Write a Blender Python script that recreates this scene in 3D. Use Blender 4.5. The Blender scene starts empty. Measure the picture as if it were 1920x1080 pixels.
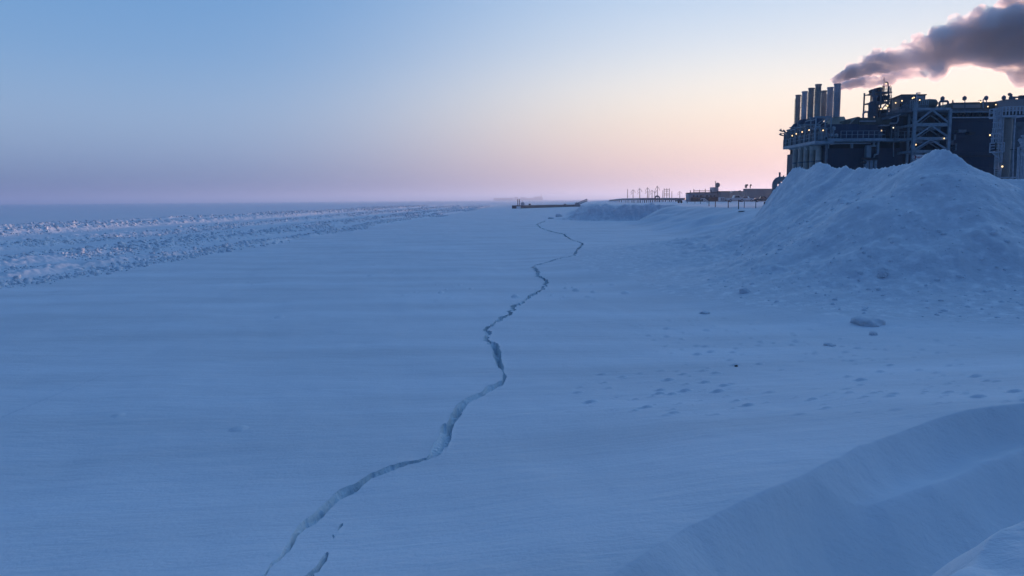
import bpy, math, random
import numpy as np
from mathutils import Vector, Matrix, Euler
PI = math.pi
R = math.radians
S = bpy.context.scene
COL = S.collection
random.seed(7)

# ------------------------------------------------------------------ camera
FPX = 1400.0                       # focal length in pixels of the 1920 wide photograph
cam_d = bpy.data.cameras.new('camera')
cam = bpy.data.objects.new('camera', cam_d); COL.objects.link(cam); S.camera = cam
cam_d.sensor_width = 36.0; cam_d.lens = 36.0*FPX/1920.0
cam_d.clip_start = 0.1; cam_d.clip_end = 30000
CZ = 5.0
cam.location = (0, 0, CZ)
CM = (Euler((R(90-6.75), 0, 0)).to_matrix() @ Matrix.Rotation(R(-0.42), 3, 'Z'))
cam.rotation_euler = CM.to_euler()

# ------------------------------------------------------------------ sky, sun, exposure
SUN_AZ, SUN_EL = R(36), R(1.48)      # azimuth measured from +Y towards +X
sun_dir = Vector((math.sin(SUN_AZ)*math.cos(SUN_EL), math.cos(SUN_AZ)*math.cos(SUN_EL), math.sin(SUN_EL)))
w = bpy.data.worlds.new('World'); S.world = w; w.use_nodes = True
nt = w.node_tree; nt.nodes.clear()
def N(nt, t, **k):
    n = nt.nodes.new(t)
    for a, b in k.items(): setattr(n, a, b)
    return n
def L(nt, a, b): nt.links.new(a, b)
def ramp(nt, fac, stops, interp='B_SPLINE'):
    r = N(nt, 'ShaderNodeValToRGB'); r.color_ramp.interpolation = interp
    e = r.color_ramp.elements
    while len(e) < len(stops): e.new(0.5)
    for i, (p, c) in enumerate(stops):
        e[i].position = p; e[i].color = (c[0], c[1], c[2], 1)
    if fac is not None: L(nt, fac, r.inputs[0])
    return r.outputs[0]
def s2l(c): return tuple((v/255/12.92) if v/255 <= .04045 else ((v/255+.055)/1.055)**2.4 for v in c)
def math_(nt, op, a, b=None, clamp=False):
    m = N(nt, 'ShaderNodeMath', operation=op); m.use_clamp = clamp
    for i, v in enumerate((a, b)):
        if v is None: continue
        if isinstance(v, (int, float)): m.inputs[i].default_value = v
        else: L(nt, v, m.inputs[i])
    return m.outputs[0]
tc = N(nt, 'ShaderNodeTexCoord'); sp = N(nt, 'ShaderNodeSeparateXYZ'); L(nt, tc.outputs['Generated'], sp.inputs[0])
vz = math_(nt, 'MAXIMUM', sp.outputs[2], 0.0)
el = math_(nt, 'SQRT', vz)                        # spreads the ramp out near the horizon
dn = N(nt, 'ShaderNodeVectorMath', operation='DOT_PRODUCT'); L(nt, tc.outputs['Generated'], dn.inputs[0])
GA = R(33); dn.inputs[1].default_value = (math.sin(GA), math.cos(GA), 0)
az = N(nt, 'ShaderNodeMapRange'); az.interpolation_type = 'SMOOTHSTEP'
hz_ = math_(nt, 'SQRT', math_(nt, 'MAXIMUM', math_(nt, 'SUBTRACT', 1.0, math_(nt, 'MULTIPLY', sp.outputs[2], sp.outputs[2])), 1e-4))
dnn = math_(nt, 'DIVIDE', dn.outputs['Value'], hz_)
L(nt, dnn, az.inputs[0]); az.inputs[1].default_value = 0.33; az.inputs[2].default_value = 1.0
az2 = math_(nt, 'POWER', az.outputs[0], 3.6)
def E(deg): return math.sqrt(math.sin(R(deg)))
away = ramp(nt, el, [(0, s2l((80,102,150))), (E(1), s2l((92,118,158))), (E(3), s2l((130,154,190))), (E(6), s2l((146,173,206))),
                     (E(10), s2l((122,163,208))), (E(17), s2l((100,150,204))), (E(30), s2l((90,142,202))), (E(55), s2l((78,126,186))), (1, s2l((80,126,192)))])
tow = ramp(nt, el, [(0, s2l((186,164,172))), (E(1.2), s2l((208,178,176))), (E(3), s2l((238,206,190))), (E(5.5), s2l((250,230,208))),
                    (E(8), s2l((247,240,228))), (E(11), s2l((216,226,236))), (E(15), s2l((184,209,236))), (E(21), s2l((158,194,230))), (E(40), s2l((140,184,230))), (E(60), s2l((108,156,214))), (1, s2l((80,126,192)))])
back = ramp(nt, el, [(0, s2l((24,38,64))), (E(8), s2l((26,43,75))), (E(25), s2l((34,58,102))), (E(60), s2l((60,100,160))), (1, s2l((80,126,192)))])
bk = N(nt, 'ShaderNodeMapRange'); bk.interpolation_type = 'SMOOTHSTEP'; L(nt, dnn, bk.inputs[0]); bk.inputs[1].default_value = -0.15; bk.inputs[2].default_value = 0.38
m0 = N(nt, 'ShaderNodeMix', data_type='RGBA'); L(nt, bk.outputs[0], m0.inputs[0]); L(nt, back, m0.inputs[6]); L(nt, away, m0.inputs[7])
mx = N(nt, 'ShaderNodeMix', data_type='RGBA'); L(nt, az2, mx.inputs[0]); L(nt, m0.outputs[2], mx.inputs[6]); L(nt, tow, mx.inputs[7])
sky = N(nt, 'ShaderNodeTexSky', sky_type='NISHITA'); sky.sun_disc = False
sky.sun_elevation = SUN_EL; sky.sun_rotation = SUN_AZ; sky.altitude = 0; sky.ozone_density = 2.0
bg1 = N(nt, 'ShaderNodeBackground'); L(nt, sky.outputs[0], bg1.inputs[0]); bg1.inputs[1].default_value = 0.01
bg2 = N(nt, 'ShaderNodeBackground'); L(nt, mx.outputs[2], bg2.inputs[0]); bg2.inputs[1].default_value = 1.0
ad = N(nt, 'ShaderNodeAddShader'); L(nt, bg1.outputs[0], ad.inputs[0]); L(nt, bg2.outputs[0], ad.inputs[1])
wo = N(nt, 'ShaderNodeOutputWorld'); L(nt, ad.outputs[0], wo.inputs[0])
sl = bpy.data.lights.new('sun', 'SUN'); sl.energy = 5.0; sl.angle = R(0.6); sl.color = (1.0, 0.54, 0.38)
so = bpy.data.objects.new('sun', sl); COL.objects.link(so)
so.rotation_euler = sun_dir.to_track_quat('Z', 'Y').to_euler(); so.location = (60, 100, 60)
S.view_settings.view_transform = 'Standard'; S.view_settings.look = 'None'
S.view_settings.exposure = 0.06; S.view_settings.gamma = 1.0
S.cycles.volume_bounces = 4; S.cycles.max_bounces = 7; S.cycles.diffuse_bounces = 3

# ------------------------------------------------------------------ picture -> place
def ray(px, py):
    return (CM @ Vector(((px-960)/FPX, (540-py)/FPX, -1.0)))
def W(px, py, Y):                  # point on the plane y = Y seen at that pixel
    d = ray(px, py); t = Y/d.y
    return Vector((d.x*t, Y, CZ+d.z*t))
def G(px, py, z=0.0):              # point on the level z
    d = ray(px, py); t = (z-CZ)/d.z
    return Vector((d.x*t, d.y*t, z))
def M_(px, Y): return px*Y/FPX      # pixels -> metres at that distance

# ------------------------------------------------------------------ noise
def _h(ix, iy, seed):
    n = (ix.astype(np.int64)*374761393 + iy.astype(np.int64)*668265263 + seed*1274126177) & 0xffffffff
    n = ((n ^ (n >> 13))*1274126177) & 0xffffffff
    n = n ^ (n >> 16)
    return (n & 0xffff).astype(np.float32)/65535.0
def vnoise(x, y, seed=0):
    fx = np.floor(x); fy = np.floor(y); u = (x-fx).astype(np.float32); v = (y-fy).astype(np.float32)
    ix = fx.astype(np.int64); iy = fy.astype(np.int64)
    u = u*u*u*(u*(u*6-15)+10); v = v*v*v*(v*(v*6-15)+10)
    a = _h(ix, iy, seed); b = _h(ix+1, iy, seed); c = _h(ix, iy+1, seed); d = _h(ix+1, iy+1, seed)
    return (a+(b-a)*u+(c-a)*v+(a-b-c+d)*u*v)*2-1
def fbm(x, y, oct=3, seed=0, gain=.5):
    s = 0; a = 1
    for o in range(oct):
        s = s+a*vnoise(x+17.3*o, y-9.1*o, seed+o); a *= gain
        x, y = x*1.87+y*.31, y*1.87-x*.31
    return s
def cells(x, y, size, dens, seed, rmin=.18, rmax=.42, asp=1.0):
    """scattered little mounds: one at most in each cell"""
    out = np.zeros_like(x, dtype=np.float32); X = x/size; Y = y/size
    fx = np.floor(X).astype(np.int64); fy = np.floor(Y).astype(np.int64)
    for i in (-1, 0, 1):
        for j in (-1, 0, 1):
            cx, cy = fx+i, fy+j
            on = _h(cx, cy, seed) < dens
            r = rmin+(rmax-rmin)*_h(cx, cy, seed+3)**2
            dx = X-(cx+_h(cx, cy, seed+1)); dy = (Y-(cy+_h(cx, cy, seed+2)))*asp
            d = np.sqrt(dx*dx+dy*dy)/r
            out = np.maximum(out, np.where(on, np.clip(1-d*d, 0, 1)*r, 0))
    return out
def sst(a, b, x):
    t = np.clip((x-a)/(b-a), 0, 1); return t*t*(3-2*t)

# ------------------------------------------------------------------ terrain
def polydist(x, y, P, vals=None):
    """distance, side sign (+ = right of travel) and interpolated values along a polyline"""
    best = np.full(x.shape, 1e9, np.float32); sg = np.zeros(x.shape, np.float32)
    out = None if vals is None else [np.zeros(x.shape, np.float32) for _ in vals]
    for k in range(len(P)-1):
        ax, ay = P[k][0], P[k][1]; bx, by = P[k+1][0], P[k+1][1]
        ex, ey = bx-ax, by-ay; l2 = ex*ex+ey*ey+1e-9
        t = np.clip(((x-ax)*ex+(y-ay)*ey)/l2, 0, 1)
        dx = x-(ax+t*ex); dy = y-(ay+t*ey); d = np.sqrt(dx*dx+dy*dy)
        m = d < best
        best = np.where(m, d, best)
        cr = dx*ey-dy*ex
        sg = np.where(m, np.where(cr >= 0, 1.0, -1.0), sg)
        if out is not None:
            for o, v in zip(out, vals):
                o[...] = np.where(m, v[k]+(v[k+1]-v[k])*t, o)
    return best, sg, out

PAD = [(60,-200),(46,10),(38,60),(35,100),(37,140),(35,172),(19,179),(19,196),(32,270),(62,450),(220,1500),(900,6000)]
PADZ = 3.35
# the pile's ridge: pixel column, pixel row and distance
RIDGE = [(1446,384,75),(1452,352,70),(1470,333,66),(1488,309,64),(1500,310,62.5),(1513,313,61),(1526,305,59.5),(1538,299,58),(1551,303,56.5),(1562,310,55.5),
         (1574,312,54.5),(1586,307,53.5),(1600,315,52.5),(1612,311,51.5),(1626,311,50.5),(1644,311,49.5),(1660,309,48.5),(1676,307,47.5),(1692,305,46.5),(1708,300,45.6),
         (1722,294,44.8),(1736,284,44.2),(1750,276,43.6),(1764,274,43),(1777,275,42.6),(1786,282,42.3),(1796,286,42),(1806,294,41.7),(1820,304,41.4),(1836,317,41),
         (1852,326,40.7),(1872,334,40.3),(1896,343,40),(1925,352,39.6),(1980,368,39)]
RG = [W(a, b, c) for a, b, c in RIDGE]
RG2 = []
for a, b in zip(RG[:-1], RG[1:]):
    for k in range(3): RG2.append(a.lerp(b, k/3))
RG2.append(RG[-1])
BACKR = [W(a, b, c) for a, b, c in [(1840,338,62),(1868,334,61),(1885,333,60),(1905,334,60),(1930,330,60),(1990,335,58)]]
BK2 = []
for a, b in zip(BACKR[:-1], BACKR[1:]):
    for k in range(4): BK2.append(a.lerp(b, k/4))
BK2.append(BACKR[-1])
_az = sorted((math.atan2(p.x, p.y), p.z) for p in RG2); AZR = np.array([a for a, _ in _az]); ZR = np.array([b for _, b in _az])
# wind drift at lower right
CREST = [G(a, b, 1.45) for a, b in [(1040,1125),(1090,1104),(1150,1072),(1215,1035),(1300,985),(1380,948),(1460,913),(1520,885),(1600,842),(1660,817),(1740,790),(1820,772),(1920,758),(2050,742),(2300,715)]]
CREST2 = [G(a, b, .95) for a, b in [(1290,1110),(1360,1040),(1430,990),(1500,960),(1580,947),(1650,935),(1740,910),(1850,874),(1920,850),(2050,815),(2300,770)]]
def extend(P, a, b):
    d0 = (P[0]-P[1]).normalized(); d1 = (P[-1]-P[-2]).normalized(); return [P[0]+d0*a]+P+[P[-1]+d1*b]
CREST = extend(CREST, 60, 120); CREST2 = extend(CREST2, 60, 120)
BANK = [Vector((-9,-4,3)), Vector((-3,-.3,3)), Vector((.8,1.9,3))] + [G(a, b, 3.0) for a, b in [(1700,1130),(1790,1080),(1838,1050),(1862,1038),(1878,1016),(1895,1000),(1920,985),(2000,950),(2200,900)]] + [Vector((14,11,3)), Vector((46,20,3.2))]

CR = [(470,1110,3),(498,1074,4),(510,1058,6),(525,1044,10),(539,1027,12),(554,1005,16),(568,991,16),(585,976,19),(604,960,20),(626,940,22),(648,926,22),(669,911,20),(691,899,20),(713,889,18),
      (737,877,18),(761,869,16),(785,864,13),(804,861,12),(815,854,16),(821,839,18),(827,825,20),(835,803,20),(847,787,20),(860,770,18),(872,758,17),(890,748,15),(910,737,13),(927,725,12),(942,714,12),
      (944,706,15),(942,700,3),(939,695,3),(937,690,14),(932,680,14),(930,667,14),(928,652,14),(922,643,10),(913,637,10),(911,627,13),(915,617,10),(927,608,9),(943,598,9),(955,588,10),(963,575,10),(977,567,6),(993,560,8),
      (1000,552,9),(1013,545,6),(1021,538,8),(1024,531,9),(1021,525,8),(1014,521,6),(1009,518,9),(1008,511,8),(1003,505,5),(999,501,6),(1005,497,4),(1020,494,3.5),(1031,491,6),(1038,487,3.5),
      (1058,483,2.6),(1076,480,4.5),(1080,473,6),(1086,465,6),(1091,460,3.5),(1091,456,6),(1084,453,4),(1071,450,5),(1061,443,3.5),(1057,439,5),(1037,435,4),(1014,428,4),(1007,421,2.5),(1022,414,3.5)]
CR2 = [(560,1110,16),(580,1083,13),(598,1062,11),(606,1052,10),(613,1040,6),(614,1036,3)]
CR3 = [(627,1010,2),(629,1007,4),(626,1004,1)]
CR4 = [(640,996,1),(646,986,5),(647,983,2)]
CRACKS = []
ROWS = [(2.2,1.3,.6),(10.5,2.0,.75),(16.5,1.2,.5),(28,2.0,.8),(36,1.3,.45),(52,2.6,1.6),(60,2.4,1.5),(70,3.0,1.5)]
def terrain(x, y, parts=False):
    """ground height; optionally the masks of the pile and the crack"""
    x = np.asarray(x, np.float64); y = np.asarray(y, np.float64)
    r = np.hypot(x, y)
    z = np.zeros(x.shape, np.float32)
    near = r < 420
    # pad
    wx = x+2.2*vnoise(x/11, y/11, 5)+.8*vnoise(x/3.1, y/3.1, 6); wy = y+2.2*vnoise(x/10, y/10, 8)
    d, sg, _ = polydist(wx, wy, PAD)
    sd = d*sg
    wd = 15-9.5*sst(150, 172, y)*(1-sst(210, 300, y))
    pad = sst(-1, 0, sd/wd)
    z += (PADZ+.40*sst(190, 225, y)*sst(45, 62, x))*pad
    bank = np.exp(-((sd-.5)/2.5)**2)*sst(164, 172, y)*(1-sst(215, 260, y))
    bankm = sst(-7.5, -6, sd)*(1-sst(2.5, 3.5, sd))*sst(158, 168, y)*(1-sst(225, 250, y))*(x < 34)
    z += bank*(.05+.25*vnoise(x/4, y/4, 11))
    z += bankm*(.40*np.abs(fbm(x/1.9, y/1.9, 3, 31))+.16*vnoise(x/.6, y/.6, 35)-.22)
    # drifts on the pad slope
    sl_ = pad*(1-pad)*4
    z += sl_*(.28*fbm(x/14, (y+x*.8)/5, 2, 21))*(r < 250)*(1-bankm)
    # wide swells and hard wind ripples
    z += .10*fbm(x/60, y/45, 2, 1)*sst(6, 40, r)
    ns = np.zeros_like(z)
    i = np.nonzero(near.ravel())[0]
    X = x.ravel()[i]; Y = y.ravel()[i]; Rr = r.ravel()[i]
    n_ = .035*fbm(X/2.4+.3*Y/5, Y/6.5, 3, 40)+.008*fbm(X/.5, Y/.9, 2, 44)*np.exp(-Rr/40)
    n_ += .05*np.clip(fbm(X/5+.02*Y, Y/2.2, 3, 60)-.25, 0, 1)*sst(30, 70, Rr)
    right = sst(-1.5, 4, X-(.0+.02*Y)+2.2*vnoise(X/6, Y/6, 50))
    den = sst(13, 16, Rr)*(1-sst(28, 42, Rr))*right
    q = (cells(X*.62, Y*.8+X*.12, .34, .6, 71, .08, .30, 1.1)-.6*cells(X*.62+.1, (Y+.16)*.8+X*.12, .34, .6, 71, .08, .30, 1.1))*.34*sst(-.3, .35, vnoise(X/3.3, Y/4.5, 77)+.25)
    q += cells(X*.6, Y*.8, 1.3, .22, 81, .05, .15, 1.2)*.18
    n_ += .55*q*den
    n_ += cells(X, Y*.8, 1.9, .10, 91, .05, .14, 1.0)*.5*(1-den)*sst(-.1,.5,vnoise(X/7,Y/9,93))*(Rr < 120)
    n_ += cells(X, Y*.5, .8, .30, 95, .12, .35)*.5*np.exp(-((Y-41-2*vnoise(X/3, Y/9, 96))/3.2)**2)*sst(-7, -4, X)*(1-sst(7, 11, X))
    ns.ravel()[i] = n_
    z += ns*(1-.6*pad)
    # pressure rubble on the left
    ed = x+28+.022*(45-y)*(-1) - .0  # x of the near edge drifts right with y
    edge = -31.5+.055*(np.minimum(y, 200)-45)+ .02*(np.maximum(y, 200)-200)
    u = edge-x                                            # metres into the field
    rb = sst(-.5, 1.5, u+1.6*vnoise(x/3, y/7, 100))*(1-sst(70, 92, u+9*vnoise(x/9, y/60, 101)))*sst(20, 34, y)*(1-sst(1100, 1900, y))
    uu = u+2.6*vnoise(x/30, y/26, 102)
    rows = sum(a*np.exp(-((uu-c)/s)**2) for c, s, a in ROWS)
    rough = .02+np.clip(rows, 0, 1)
    ii = np.nonzero((rb > .01).ravel())[0]
    if len(ii):
        X = x.ravel()[ii]; Y = y.ravel()[ii]
        bl = np.abs(fbm(X/.7, Y/1.1, 3, 110))*.42+np.abs(fbm(X/2.7, Y/3.3, 2, 115))*.40
        zz = np.zeros(x.size, np.float32); zz[ii] = bl
        zz = zz.reshape(x.shape)
        z += rb*(np.clip(rows, 0, 1.7)*.50+rough*zz*.55)
    # the snow pile
    pile = np.zeros_like(z); base = z.copy()
    m = ((x > -6) & (x < 66) & (y > 14) & (y < 100)).ravel()
    ii = np.nonzero(m)[0]
    if len(ii):
        X = x.ravel()[ii]; Y = y.ravel()[ii]; bz = base.ravel()[ii]
        wX = X+.9*fbm(X/5, Y/5, 2, 130); wY = Y+.9*fbm(X/5, Y/5, 2, 133)
        top = np.full(X.shape, -50.0, np.float32); low = top.copy()
        wn = .42*fbm(X/4.5, Y/4.5, 3, 130)
        for p in RG2:
            dd = np.hypot(X-p.x, Y-p.y); sl0 = .62+.78*sst(52, 64, p.y)
            top = np.maximum(top, p.z-dd*sl0-.30*(1-np.exp(-dd/.45))+wn*sst(.3, 3.5, dd))
            low = np.maximum(low, min(3.7, p.z*.47)-dd*(.285-.045*sst(50, 60, p.y))+.25*wn)
        for p in BK2:
            dd = np.hypot(X-p.x, Y-p.y)
            top = np.maximum(top, p.z-dd*.55+wn*.4)
        mxx = np.maximum(top, low); top = mxx+.7*(np.log(np.exp(np.clip((top-mxx)/.7, -30, 0))+np.exp(np.clip((low-mxx)/.7, -30, 0))))
        k = .9                                          # soft join with the ground (toe)
        hh = (top-bz)
        soft = np.where(hh > 12, hh, k*np.log1p(np.exp(np.clip(hh/k, -30, 30))))
        apron = 1.1*np.exp(-np.clip(-hh, 0, 99)/3.4)*sst(-14, 0, hh)*0.5
        h = np.maximum(soft-.03, 0)
        f = sst(.15, 1.6, h); f2 = f*(1-.75*sst(-.9, .0, top-np.maximum(top, 0)*0-8.2))
        lump = .11*fbm(X/2.6, Y/2.6, 3, 140)+.09*np.abs(fbm(X/1.0+Y*.3, Y/1.2, 4, 144))+.05*np.abs(fbm(X/.42, Y/.45, 2, 147))+cells(X, Y, 1.15, .35, 150, .12, .42)*.38+cells(X, Y, .6, .45, 154, .12, .38)*.38*sst(-.4,.4,vnoise(X/2.7,Y/2.7,156))
        gul = .07*vnoise(X/1.5+Y/7, Y/8, 158)
        h = h+f*(lump+gul-.22)*(1-.6*sst(-1.2, -.2, top-np.interp(np.arctan2(X, Y), AZR, ZR)))
        o = np.zeros(x.size, np.float32); o[ii] = h*sst(.0, .25, h)
        pile = o.reshape(x.shape)
    z = z+pile
    # wind drift and scoop, lower right
    m = ((r < 60) & (x > -12) & (y > -6) & (y < 45)).ravel()
    ii = np.nonzero(m)[0]
    drm = np.zeros_like(z)
    if len(ii):
        X = x.ravel()[ii]; Y = y.ravel()[ii]
        w1 = .05*vnoise(X/.5, Y/.5, 200)+.12*vnoise(X/1.9, Y/1.9, 201)
        d, sg, _ = polydist(X, Y, CREST); s = d*sg+w1*.25
        d2, sg2, _ = polydist(X, Y, CREST2); s2 = d2*sg2+w1*.5
        f2 = sst(.25, .40, np.arctan2(X, np.maximum(Y, .01)))
        lee = np.where(s > 0, .60+.85*np.exp(-(np.clip(s, 0, 9)/(.50-.14*f2))**1.3)-.40*sst(.8, 4.5, s)*(1-f2), 1.45*np.exp(-(np.clip(-s, 0, 99)/5.6)**1.3))
        sec = f2*(.50*(1-np.exp(-(np.clip(s2, 0, 99)/.42)**1.3))+.3*(1-np.exp(-(np.clip(s2, 0, 99)/1.6)**1.3)))*sst(0, .2, s)
        ridge2 = f2*.36*np.exp(-(s2/np.where(s2 > 0, .38, .62))**2)*sst(.25, .9, s)
        h = lee-sec+ridge2
        h += np.where(s > 0, .03*fbm(X/.8, Y/.8, 2, 205)+cells(X, Y, .5, .12, 208, .05, .16)*.15*(s2 > .3), 0)
        h = np.where(s > 0, h-.18*sst(.5, 3.5, s), h)
        d3, sg3, _ = polydist(X, Y, BANK)
        s3 = d3*sg3+.12*vnoise(X/.7, Y/.7, 210)
        bz = np.where(s3 > 0, 2.91+.08*np.clip(s3, 0, 3), 2.91-1.25*(-s3))+.05*fbm(X/.6, Y/.6, 3, 212)
        h = np.maximum(h, bz)
        o = np.zeros(x.size, np.float32); o[ii] = h
        fade = 1-sst(30, 42, Y)
        ofs = np.zeros(x.size, np.float32); ofs[ii] = h*fade
        a = ofs.reshape(x.shape)
        z = z+a
        t = np.zeros(x.size, np.float32); t[ii] = (s > -.02)*fade
        drm = t.reshape(x.shape)
    # cracks
    crm = np.zeros_like(z)
    m = ((x > -8) & (x < 24) & (y > 5) & (y < 200)).ravel()
    ii = np.nonzero(m)[0]
    if len(ii):
        X = x.ravel()[ii]; Y = y.ravel()[ii]; rr = np.hypot(X, Y)
        sc = np.clip(rr/16, .5, 1.6)
        jx = X+sc*(.075*vnoise(X/.30/sc, Y/.30/sc, 300)+.045*vnoise(X/.11/sc, Y/.11/sc, 301)); jy = Y+sc*(.08*vnoise(X/.3/sc, Y/.3/sc, 302)+.045*vnoise(X/.1/sc, Y/.1/sc, 303))
        dz = np.zeros_like(X, dtype=np.float32); cm = np.zeros_like(dz)
        for P, hw, dep in CRACKS:
            near_ = (X > min(p.x for p in P)-1.5) & (X < max(p.x for p in P)+1.5) & (Y > min(p.y for p in P)-1.5) & (Y < max(p.y for p in P)+1.5)
            kk = np.nonzero(near_)[0]
            if not len(kk): continue
            d, sg, (hv,) = polydist(jx[kk], jy[kk], P, [hw])
            de = (dep+np.clip((rr[kk]-15)*.012, 0, 1.0))*(.75+.5*vnoise(X[kk]/.5, Y[kk]/.9, 310))*np.clip(hv/.05, .3, 1.4)
            hv = hv*(1-.65*sst(-.1, .5, vnoise(X[kk]/1.3, Y[kk]/2.6, 330))*sst(30, 55, rr[kk]))*(1+.25*vnoise(X[kk]/.2, Y[kk]/.35, 331))
            wall = np.where(sg < 0, np.clip((hv-d)/(.9*hv+.02), 0, 1)**.8, np.clip((hv-d)/(.015*sc[kk]+.08*hv), 0, 1)); wall = np.where(hv < .035*sc[kk], np.clip((hv-d)/(.012*sc[kk]), 0, 1), wall)
            rub = 1-.55*np.abs(fbm(X[kk]/.16, Y[kk]/.2, 3, 320))
            dz[kk] = np.minimum(dz[kk], -de*wall*rub)
            lip = .012*np.exp(-np.clip(d-hv, 0, 9)/.08)*(d > hv)
            dz[kk] = dz[kk]+lip*(dz[kk] > -.001)
            cm[kk] = np.maximum(cm[kk], (wall > 0))
        o = np.zeros(x.size, np.float32); o[ii] = dz; z = z+o.reshape(x.shape)
        o = np.zeros(x.size, np.float32); o[ii] = cm; crm = o.reshape(x.shape)
    if parts: return z, pile, crm, drm, bankm, rb, pad
    return z
def crk(L_, k, dep):
    D = [ray(a, b) for a, b, c in L_]; t = np.exp(np.linspace(math.log(5), math.log(260), 1600))
    X = np.array([d.x for d in D])[:, None]*t; Y = np.array([d.y for d in D])[:, None]*t; Zr = CZ+np.array([d.z for d in D])[:, None]*t
    q = np.argmax(Zr < terrain(X, Y), 1)
    P = [Vector((X[i, n], Y[i, n], 0)) for i, n in enumerate(q)]
    return P, [k*c*(1.2 if b > 720 else .70 if b > 600 else .68)*p.y/FPX/2 for (a, b, c), p in zip(L_, P)], dep
CRACKS = [crk(CR, 1.08, .20), crk(CR2, 1.1, .42), crk(CR3, 1, .15), crk(CR4, 1, .15)]
def gz(x, y): return float(terrain(np.array([x]), np.array([y]))[0])
def hit(px, py):                   # first point of the ground seen at a pixel
    d = ray(px, py)
    t = np.exp(np.linspace(math.log(2), math.log(1200), 5000))
    zz = terrain(d.x*t, d.y*t); k = np.argmax(CZ+d.z*t < zz)
    return Vector((d.x*t[k], d.y*t[k], float(zz[k])))

# ------------------------------------------------------------------ materials
def mat(name, base=(.5,.5,.5), rough=.6, metal=0, var=0, scale=3, bump=0, bscale=None, spec=.5, wave=None, emis=None, estr=0, col2=None):
    m = bpy.data.materials.new(name); m.use_nodes = True; t = m.node_tree; b = t.nodes['Principled BSDF']
    b.inputs['Base Color'].default_value = (*base, 1); b.inputs['Roughness'].default_value = rough; b.inputs['Metallic'].default_value = metal
    b.inputs['Specular IOR Level'].default_value = spec
    co = N(t, 'ShaderNodeTexCoord')
    if var:
        n = N(t, 'ShaderNodeTexNoise'); n.inputs['Scale'].default_value = scale; n.inputs['Detail'].default_value = 5
        L(t, co.outputs['Object'], n.inputs[0])
        c2 = col2 or tuple(min(1, v*(1+var)) for v in base); c1 = tuple(v*(1-var) for v in base)
        L(t, ramp(t, n.outputs[0], [(.3, c1), (.7, c2)], 'LINEAR'), b.inputs['Base Color'])
    if bump:
        n2 = N(t, 'ShaderNodeTexNoise'); n2.inputs['Scale'].default_value = bscale or scale*3; n2.inputs['Detail'].default_value = 4
        L(t, co.outputs['Object'], n2.inputs[0]); bp = N(t, 'ShaderNodeBump'); bp.inputs['Strength'].default_value = 1; bp.inputs['Distance'].default_value = bump
        h = n2.outputs[0]
        if wave:
            wv = N(t, 'ShaderNodeTexWave', wave_type='BANDS', bands_direction=wave[0]); wv.inputs['Scale'].default_value = wave[1]
            L(t, co.outputs['Object'], wv.inputs[0]); h = math_(t, 'ADD', h, wv.outputs['Fac'])
        L(t, h, bp.inputs['Height']); L(t, bp.outputs[0], b.inputs['Normal'])
    if emis:
        b.inputs['Emission Color'].default_value = (*emis, 1); b.inputs['Emission Strength'].default_value = estr
    return m
def snow_mat(name, base, bump=.02, sc=9, fine=60, col2=None, aniso=0, fleck=0):
    m = bpy.data.materials.new(name); m.use_nodes = True; t = m.node_tree; b = t.nodes['Principled BSDF']
    b.inputs['Roughness'].default_value = .75; b.inputs['Specular IOR Level'].default_value = .25
    g = N(t, 'ShaderNodeNewGeometry')
    n = N(t, 'ShaderNodeTexNoise'); n.inputs['Scale'].default_value = .35; n.inputs['Detail'].default_value = 6; L(t, g.outputs['Position'], n.inputs[0])
    c2 = col2 or tuple(min(.95, v*1.05) for v in base)
    L(t, ramp(t, n.outputs[0], [(.3, tuple(v*.95 for v in base)), (.7, c2)], 'LINEAR'), b.inputs['Base Color'])
    n1 = N(t, 'ShaderNodeTexNoise'); n1.inputs['Scale'].default_value = sc; n1.inputs['Detail'].default_value = 6; n1.inputs['Roughness'].default_value = .6; L(t, g.outputs['Position'], n1.inputs[0])
    bp = N(t, 'ShaderNodeBump'); bp.inputs['Distance'].default_value = bump; L(t, n1.outputs[0], bp.inputs['Height'])
    if fleck:
        vf = N(t, 'ShaderNodeTexNoise'); vf.inputs['Scale'].default_value = 2.1; vf.inputs['Detail'].default_value = 4; vf.inputs['Roughness'].default_value = .55; L(t, g.outputs['Position'], vf.inputs[0])
        L(t, ramp(t, vf.outputs[0], [(.36, tuple(v*.93 for v in base)), (.56, base), (.66, tuple(min(.97, v+fleck) for v in base))], 'LINEAR'), b.inputs['Base Color'])
    if aniso:
        mp = N(t, 'ShaderNodeMapping'); mp.inputs['Scale'].default_value = (.55, 2.2, 1); mp.inputs['Rotation'].default_value = (0, 0, R(14)); L(t, g.outputs['Position'], mp.inputs[0])
        n2 = N(t, 'ShaderNodeTexNoise'); n2.inputs['Scale'].default_value = 1.1; n2.inputs['Detail'].default_value = 7; n2.inputs['Roughness'].default_value = .62; L(t, mp.outputs[0], n2.inputs[0])
        b2 = N(t, 'ShaderNodeBump'); b2.inputs['Distance'].default_value = aniso; L(t, n2.outputs[0], b2.inputs['Height']); L(t, bp.outputs[0], b2.inputs['Normal']); bp = b2
        n3 = N(t, 'ShaderNodeTexNoise'); n3.inputs['Scale'].default_value = .16; n3.inputs['Detail'].default_value = 5; L(t, mp.outputs[0], n3.inputs[0])
        L(t, ramp(t, n3.outputs[0], [(.32, tuple(v*.90 for v in base)), (.68, tuple(min(.95, v*1.07) for v in base))], 'LINEAR'), b.inputs['Base Color'])
    L(t, bp.outputs[0], b.inputs['Normal'])
    return m
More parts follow.
